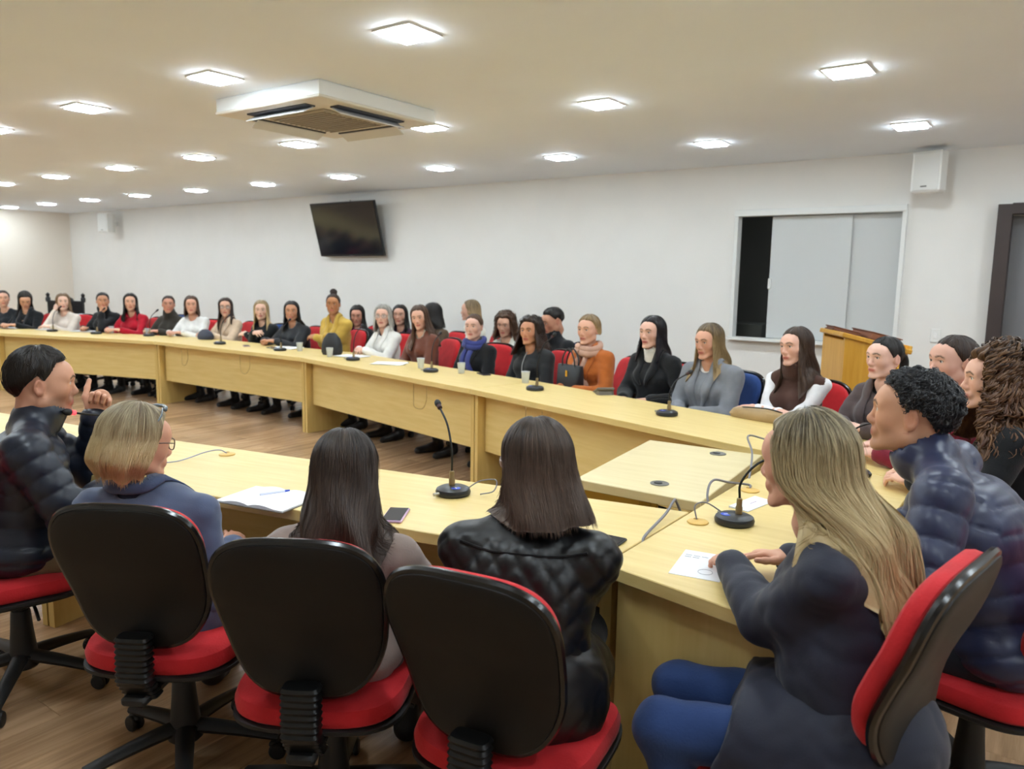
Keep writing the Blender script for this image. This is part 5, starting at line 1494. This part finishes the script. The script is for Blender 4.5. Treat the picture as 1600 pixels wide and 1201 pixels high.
# ---------------------------------------------------------------- microphones
M_MIC = mat('mic_base_plastic', '#23262a', .38)
M_GOOSE = mat('gooseneck', '#2a2a2a', .35, metal=.6)
M_RING = mat('red_ring', '#e02030', .4, emit=(1.0, .05, .06), estr=.7)
M_LOGO = mat('blue_logo', '#2b4fc4', .4)
M_CABLE = mat('grey_cable', '#7d7a80', .5)
M_BCABLE = mat('black_cable', '#26262a', .5)
def microphone(label, x, y, az, bend=.16, ht=.30, lit=False, s=1.0, logo=True, z=TH):
    """az: direction the gooseneck leans to, degrees"""
    t = thing('microphone', label, 'microphone', (x, y, z), radians(az), 'gooseneck desk microphones')
    MB().lathe([(.058, 0), (.064, .004), (.066, .014), (.062, .024), (.05, .030), (.02, .0325), (.001, .0325)], 32).build('base', M_MIC, t, smooth=40)
    if logo:
        lg = MB().lathe([(.016, 0), (.018, .0012), (.001, .0014)], 20, (-.03, .0, .031)).build('logo_disc', M_LOGO, t)
        MB().box((-.03, 0, .0328), (.014, .004, .0008), ch=0).build('logo_mark', M_WHITE, lg)
    MB().lathe([(.0115, .028), (.0115, .056), (.0095, .06), (.0095, .085), (.006, .088)], 16, (.014, 0, 0)).build('connector', mat('connector_metal', '#9c8a68', .3, metal=.8), t, smooth=40)
    pts = bez([(.014, 0, .085), (.016, 0, .085 + ht * .35), (.014 + bend * .35, 0, .085 + ht * .75), (.014 + bend, 0, .085 + ht)], 22)
    MB().tube(pts, .0042, 8).build('gooseneck', M_GOOSE, t, smooth=True)
    d = pts[-1] - pts[-3]; d /= np.linalg.norm(d)
    MB().tube([pts[-1] - d * .004, pts[-1] + d * .012], .0095, 14).build('light_ring', M_RING if lit else mat('ring_dark', '#3a1518', .5), t)
    MB().tube([pts[-1] + d * .012 + d * k * .0065 for k in range(6)], [.010, .0125, .013, .0125, .010, .005], 14).build('mic_head', M_BLACKM, t, smooth=True)
    MB().tube([(-.02, .062, .014), (-.024, .085, .014)], .006, 10).build('plug', M_METAL, t)
    return t
def cable(label, pts, r=.004, m=None, n=40):
    o = MB().tube(bez(pts, n), r, 7).build('cable', m or M_CABLE, None, smooth=True)
    return tag(o, label, 'cable', 'loose cables on the tables')
microphone('desk microphone between the pink phone and the quilted vest', -1.793, 2.145, 150, .14, .22)
microphone('desk microphone in front of the long navy coat', -.835, 2.47, 40, .16, .16)
microphone('desk microphone on the long table by the grey blazer', -1.878, 4.237, 60, .12, .16)
microphone('desk microphone on the long table by the orange coat', -3.055, 4.57, 40, .10, .30)
microphone('desk microphone on the long table by the brown leather jacket', -4.309, 4.853, 95, .1, .22)
microphone('desk microphone on the long table by the white blazer', -5.44, 5.02, 95, .1, .22)
microphone('desk microphone on the long table by the black padded jacket', -6.663, 5.13, 90, .1, .22)
microphone('desk microphone on the long table by the beige coat', -7.743, 5.14, 90, .1, .22)
microphone('desk microphone on the long table by the white sweater', -9.30, 5.18, 95, .1, .22)
microphone('desk microphone on the long table by the red jacket', -10.05, 4.90, 100, .1, .22)
microphone('desk microphone on the long table by the cream blouse', -10.80, 4.70, 100, .1, .22)
microphone('desk microphone in front of the person in the navy puffer jacket', -.767, 3.80, 10, .2, .10)
microphone('lit desk microphone with a red ring before the speaking person', -3.0, 1.62, -80, .27, .20, True)
# cable ports
def port(label, x, y):
    o = thing('cable_port', label, 'cable port', (x, y, TH), 0, 'yellow cable port covers')
    MB().lathe([(.034, 0), (.036, .002), (.034, .005), (.02, .007), (.001, .0075)], 28).build('cover', mat('port_yellow', '#dcb258', .4), o, smooth=40)
    MB().box((-.012, .012, .0075), (.014, .01, .004), ch=.001).build('notch', mat('port_notch', '#b98d3a', .5), o)
port('yellow cable port cover left of the microphone before the navy coat', -.935, 2.40)
port('yellow cable port cover beyond the microphone before the navy coat', -.925, 2.90)
port('yellow cable port cover on the near table right of the blue-grey coat', -2.99, 2.0)
cable('thin cable from port to microphone before the navy coat', [(-.94, 2.40, .76), (-.955, 2.42, .80), (-.93, 2.46, .805), (-.88, 2.505, .765), (-.855, 2.53, .764)], .0025)
cable('thin cable from port to the microphone of the speaking person', [(-2.99, 2.0, .756), (-3.0, 1.97, .775), (-3.03, 1.92, .77), (-3.02, 1.78, .757), (-3.06, 1.66, .764)], .0025, mat('bluegrey_cable', '#8d90a8', .5))
cable('grey cable from the ivory table down between the near tables', [(-1.06, 2.57, .70), (-1.075, 2.54, .765), (-1.055, 2.47, .785), (-1.035, 2.36, .77), (-1.01, 2.16, .757), (-1.003, 2.12, .74)], .0048)
cable('grey cable looping over the near corner of the ivory table', [(-.99, 2.66, .70), (-1.02, 2.70, .765), (-1.03, 2.78, .80), (-1.0, 2.88, .775), (-.95, 2.96, .757), (-.93, 2.91, .757)], .0045)
cable('grey cable looping from the long table to the ivory table', [(-.99, 3.05, .72), (-1.0, 3.12, .76), (-1.07, 3.35, .80), (-1.16, 3.56, .83), (-1.12, 3.72, .79), (-.95, 3.78, .756), (-.82, 3.80, .757)], .0045)
cable('thin cable by the microphone next to the quilted vest', [(-1.77, 2.205, .765), (-1.74, 2.24, .79), (-1.68, 2.26, .80), (-1.66, 2.22, .77), (-1.70, 2.19, .757)], .0025)
MB_ = MB().tube([(-.845, 2.53, .764), (-.875, 2.51, .766)], .008, 10)
# cables hanging as loops in front of the long table
for x, y, w, lab in ((-4.05, 4.405, .17, 'thin cable loop hanging on the table front below the brown leather jacket'), (-6.85, 4.80, .16, 'thin cable loop hanging on the table front below the black padded jacket'), (-2.75, 4.075, .15, 'thin cable loop hanging on the table front below the orange coat'), (-7.95, 4.80, .12, 'thin cable loop hanging on the table front below the beige coat')):
    sl = -.22 if x > -5.9 else 0
    cable(lab, [(x - w / 2, y - sl * w / 2 + .03, .705), (x - w / 2, y - sl * w / 2 + .03, .60), (x - w * .3, y + .02, .53), (x + w * .2, y + .02, .525), (x + w / 2, y + sl * w / 2 + .03, .60), (x + w / 2, y + sl * w / 2 + .03, .705)], .003, mat('tan_cable', '#a98a52', .5))
# ---------------------------------------------------------------- things on the tables
M_PAPER = mat('paper', '#eceef2', .7)
M_INK = mat('ink', '#8f8c98', .7)
def sheet(label, x, y, az, w=.21, l=.297, lines=0, z=TH, t=.0012, group='papers on the tables', stamp=False):
    o = thing('paper_sheet', label, 'paper', (x, y, z), radians(az), group)
    MB().box((0, 0, t / 2 + .0003), (w, l, t), ch=0).build('page', M_PAPER, o)
    for k in range(lines):
        for q in range(5):
            if (k * 5 + q) % 4 == 3: continue
            MB().box((-w * .36 + q * w * .17, l * .30 - k * l * .07, t + .0006), (w * .13, l * .012, .0004), ch=0).build('text_line', M_INK, o)
    if stamp:
        MB().tube([(w * .15 + .02 * cos(a), -l * .25 + .02 * sin(a), t + .0006) for a in np.linspace(0, 2 * pi, 20)], .0006, 4, False).build('stamp', M_INK, o)
sheet('white sheet with a printed line and stamp on the head table', -.775, 2.035, 10, .14, .21, 2, stamp=True)
o = thing('name_card', 'small white folded card beside the head table microphone', 'card', (-.86, 2.72, TH), radians(-10))
MB().box((0, 0, .004), (.075, .19, .002), roty(radians(3)), 0).build('card_leaf', M_PAPER, o); MB().box((0, 0, .0015), (.075, .19, .002), None, 0).build('card_leaf', M_PAPER, o)
for k in range(3): MB().box((.0, .03 - k * .016, .0058), (.004, .012, .0005), None, 0).build('text_line', mat('pink_ink', '#b59ab0', .7), o)
# open notebook with pen
nb_ = thing('notebook', 'open white notebook lying on the near table', 'notebook', (-2.27, 1.68, TH), radians(12))
for s_ in (-1, 1):
    pg = MB(); n_ = 8; V = []; F = []
    for i in range(n_ + 1):
        u = i / n_
        zz = .006 + .010 * sin(pi * min(u * 1.3, 1)) * (1 - u * .5)
        for v in (-.105, .105): V.append((s_ * u * .15, v, zz))
        for v in (-.105, .105): V.append((s_ * u * .15, v, .002))
    for i in range(n_):
        a = i * 4; b = a + 4
        F += [[a, b, b + 1, a + 1], [a + 2, a + 3, b + 3, b + 2], [a, a + 2, b + 2, b], [a + 1, b + 1, b + 3, a + 3]]
    F += [[0, 1, 3, 2], [n_ * 4, n_ * 4 + 2, n_ * 4 + 3, n_ * 4 + 1]]
    pg.add(V, F).build('page_block', M_PAPER, nb_)
    MB().box((s_ * .078, 0, .001), (.155, .22, .002), None, 0).build('cover', mat('notebook_cover', '#6e665a', .6), nb_)
o = thing('pen', 'blue pen lying on the open notebook', 'pen', (-2.265, 1.70, TH + .018), radians(70))
MB().tube([(-.05, 0, .004), (.04, 0, .004)], .004, 8).build('barrel', mat('pen_clear', '#d5daf0', .2), o); MB().tube([(.04, 0, .004), (.058, 0, .004)], [.0045, .003], 8).build('cap', M_LOGO, o)
def phone(label, x, y, az, body='#c9a6c8', screen='#3a3d44', w=.072, l=.148, z=TH):
    o = thing('phone', label, 'phone', (x, y, z), radians(az), 'phones lying on the tables')
    MB().box((0, 0, .0045), (w, l, .009), None, .003).build('case', mat('case_' + body.lstrip('#'), body, .4), o)
    MB().box((0, 0, .0093), (w - .008, l - .01, .001), None, 0).build('screen', mat('screen_' + screen.lstrip('#'), screen, .1, spec=.7), o)
phone('phone in a pink case on the near table', -1.775, 1.82, 32)
phone('black phone on the near table beside the quilted vest', -1.075, 2.0, 4, '#151517', '#202226', .085, .17)
phone('black phone on the table before the person in the navy puffer jacket', -.70, 4.02, 80, '#2a2320', '#38302c', .08, .16)
phone('dark phone on the long table by the blue scarf', -3.87, 5.02, 60, '#3a2f34', '#2a2628')
phone('dark phone on the long table by the black padded jacket', -6.95, 5.25, 80, '#2a2a30', '#2a2628')
phone('pink phone on the long table by the crossed arms', -7.31, 5.18, 60, '#c9a9a0', '#8a7f80')
o = thing('eyeglass_case', 'black eyeglass case before the person in the navy puffer jacket', 'case', (-.655, 3.45, TH), radians(60))
loft(MB(), [(np.c_[np.cos(np.linspace(0, 6.28, 24, False)) * .03 * s_, np.sin(np.linspace(0, 6.28, 24, False)) * .075 * s_], z_) for s_, z_ in ((.9, .001), (1, .008), (1, .018), (.85, .027), (.5, .030))]).build('case_shell', mat('case_black', '#201d1e', .45), o, smooth=40)
MB().tube([(.03 * cos(a), .0755 * sin(a), .014) for a in np.linspace(0, 6.28, 25)], .0012, 5, False).build('hinge_line', M_BLACKM, o)
M_CUP = mat('clear_plastic', '#e8eef2', .15, spec=.6, trans=.35)
for k, (x, y, lab) in enumerate(((-4.547, 4.99, 'by the brown leather jacket'), (-4.054, 4.95, 'by the blue scarf'), (-3.319, 4.83, 'by the black zipped jacket'), (-6.494, 5.25, 'by the mustard coat'), (-5.833, 5.08, 'beside the black handbag'), (-10.06, 5.10, 'by the red jacket'), (-9.4, 5.22, 'by the dark olive jacket'))):
    o = thing('plastic_cup', 'small clear plastic cup on the long table ' + lab, 'cup', (x, y, TH), 0, 'plastic water cups')
    MB().lathe([(.024, 0), (.0255, .002), (.034, .085), (.0355, .087), (.0355, .09), (.033, .09), (.0245, .004), (.001, .004)], 22).build('cup_wall', M_CUP, o, smooth=40)
    MB().lathe([(.0245, .004), (.029, .045), (.001, .045)], 18).build('water', mat('water', '#cfe0f0', .1, trans=.3), o)
for x, y, az, lab in ((-4.99, 5.05, 20, 'white papers on the long table by the brown leather jacket'), (-5.70, 5.25, 0, 'white papers on the long table by the white blazer'), (-6.85, 5.36, 10, 'white papers on the long table by the black padded jacket'), (-10.55, 5.0, 20, 'white papers on the long table by the raised fist'), (-11.75, 4.62, 20, 'white papers on the long table under the person looking down'), (-11.15, 4.82, 10, 'white papers on the long table by the cream blouse')):
    t = thing('paper_stack', lab, 'paper', (x, y, TH), radians(az), 'papers on the long table')
    for k in range(3): MB().box((.006 * k, -.004 * k, .002 + .003 * k), (.30, .21, .0025), rotz(.08 * k), 0).build('page', M_PAPER, t)
def handbag(label, x, y, z, az, w, d, h, color, handles=True, rough=.45, gold=True, rnd=False):
    t = thing('handbag', label, 'handbag', (x, y, z), radians(az), 'handbags')
    m = mat('bag_' + color.lstrip('#'), color, rough, var=.05, bump=.1, bscale=120)
    a = np.linspace(0, 2 * pi, 32, endpoint=False); e = 2 / 5
    def o_(sx, sy): return np.c_[np.sign(np.cos(a)) * np.abs(np.cos(a)) ** e * sx, np.sign(np.sin(a)) * np.abs(np.sin(a)) ** e * sy]
    if rnd: e = 2 / 2.6
    loft(MB(), [(o_(w * .42, d * .5), 0), (o_(w * .5, d * .52), .03), (o_(w * .5, d * .45), h * .45), (o_(w * .42, d * .36), h * .72), (o_(w * .28, d * .25), h * .9), (o_(w * .16, d * .2), h)] if rnd else [(o_(w * .44, d * .5), 0), (o_(w * .47, d * .52), .01), (o_(w * .5, d * .42), h * .5), (o_(w * .52, d * .25), h * .93), (o_(w * .52, d * .2), h)]).build('bag_body', m, t, smooth=50)
    if handles:
        for s_ in (-1, 1):
            MB().tube(bez([(-w * .28, s_ * d * .2, h * .9), (-w * .24, s_ * d * .24, h * 1.35), (0, s_ * d * .2, h * 1.75), (w * .24, s_ * d * .24, h * 1.35), (w * .28, s_ * d * .2, h * .9)], 26), .006, 8).build('handle', m, t, smooth=True)
    if gold: MB().box((0, -d * .42, h * .62), (.022, .006, .05), None, .002).build('clasp', mat('gold', '#d8a94a', .25, metal=1.0), t)
    return t
def local(key, x, y, z):
    i = R[key]; p = rotz(i['th']) @ A(x, y, z); return p[0] + i['xy'][0], p[1] + i['xy'][1], z
x, y, z = local('orange', .02, .24, .72); handbag('black leather handbag held on the lap of the orange coat', x, y, z, 254 + 90, .25, .10, .17, '#23272c')
x, y, z = local('black', .16, .40, .655); o = thing('shoulder_bag', 'taupe box bag on the lap of the person in the white turtleneck', 'handbag', (x, y, z), radians(310), 'handbags')
MB().box((0, 0, .05), (.26, .12, .10), roty(radians(-16)), .012).build('bag_body', mat('taupe_leather', '#6f685e', .5, var=.05), o); MB().box((0, -.0, .105), (.262, .122, .02), roty(radians(-16)), .006).build('flap', mat('taupe_leather_flap', '#665f55', .5), o)
x, y = -1.40, 4.47; o = thing('shoulder_bag', 'tan bag lying on the table edge before the brown vest', 'handbag', (x, y, TH), radians(-15), 'handbags')
loft(MB(), [(seat_outline(0) * A(.75, .28), .001), (seat_outline(0) * A(.8, .3), .02), (seat_outline(0) * A(.7, .26), .05), (seat_outline(0) * A(.5, .18), .062)]).build('bag_body', mat('tan_leather', '#a68a5e', .55, var=.1), o, smooth=40)
MB().tube(bez([(-.15, .02, .05), (-.05, -.05, .07), (.08, -.03, .075), (.16, .03, .05)], 16), .004, 6).build('strap', M_BLACKM, o)
handbag('black rounded handbag standing on the long table beside the mustard coat', -5.98, 5.24, TH, 10, .22, .15, .22, '#1b1c1e', False, .5, False, True)
handbag('dark blue handbag standing on the long table before the beige coat', -8.42, 5.40, TH, 0, .24, .14, .12, '#2a2f42', False, .5, False, True)
o = thing('reading_glasses', 'pair of black reading glasses held before the grey blazer', 'glasses', (0, 0, 0), 0)
x, y, z = local('greyblazer', -.02, .47, .80); o.location = (x, y, z); o.rotation_euler = (0, 0, radians(300))
for s_ in (-1, 1): MB().tube([(s_ * .032 + .026 * cos(a), 0, .02 * sin(a)) for a in np.linspace(0, 6.28, 20)], .003, 6, False).build('lens_frame', M_BLACK, o)
MB().tube([(-.058, 0, .01), (-.06, -.06, .012), (-.058, -.13, .0)], .002, 6).build('temple', M_BLACK, o); MB().tube([(.058, 0, .01), (.06, -.06, .012), (.058, -.13, .0)], .002, 6).build('temple', M_BLACK, o)
# carved black chair at the far end wall
o = thing('carved_chair', 'black high-backed carved chair behind the cream blouse', 'chair', (-12.3, 5.75, 0), radians(25))
M_CH = mat('ebony', '#191719', .45)
MB().box((0, 0, .45), (.52, .5, .07), None, .02).build('seat', fabric('#2a2226'), o)
bk = MB(); bk.prism([(-.3, -.27), (.3, -.27), (.3, -.23), (-.3, -.23)], .5, 1.10, .01); bk.build('backrest', M_CH, o)
for x_ in (-.3, 0, .3): MB().lathe([(.03, 1.08), (.035, 1.13), (.02, 1.16), (.03, 1.19), (.001, 1.22)] if x_ else [(.12, 1.08), (.10, 1.13), (.05, 1.16), (.001, 1.175)], 14, (x_, -.25, 0)).build('finial', M_CH, o, smooth=40)
for x_ in (-.24, .24):
    for y_ in (-.22, .22): MB().lathe([(.025, 0), (.03, .1), (.02, .2), (.03, .42)], 12, (x_, y_, 0)).build('leg', M_CH, o, smooth=40)
    MB().box((x_, 0, .68), (.05, .46, .04), None, .012).build('armrest', M_CH, o)
# wall socket by the lectern
o = thing('wall_switch', 'small white switch plate on the wall right of the lectern', 'switch', (-.86, Y1 - .005, 1.12), 0)
MB().box((0, 0, 0), (.075, .012, .115), None, .003).build('plate', M_WHITE, o); MB().box((0, -.008, 0), (.03, .008, .05), None, .002).build('rocker', M_RIM, o)
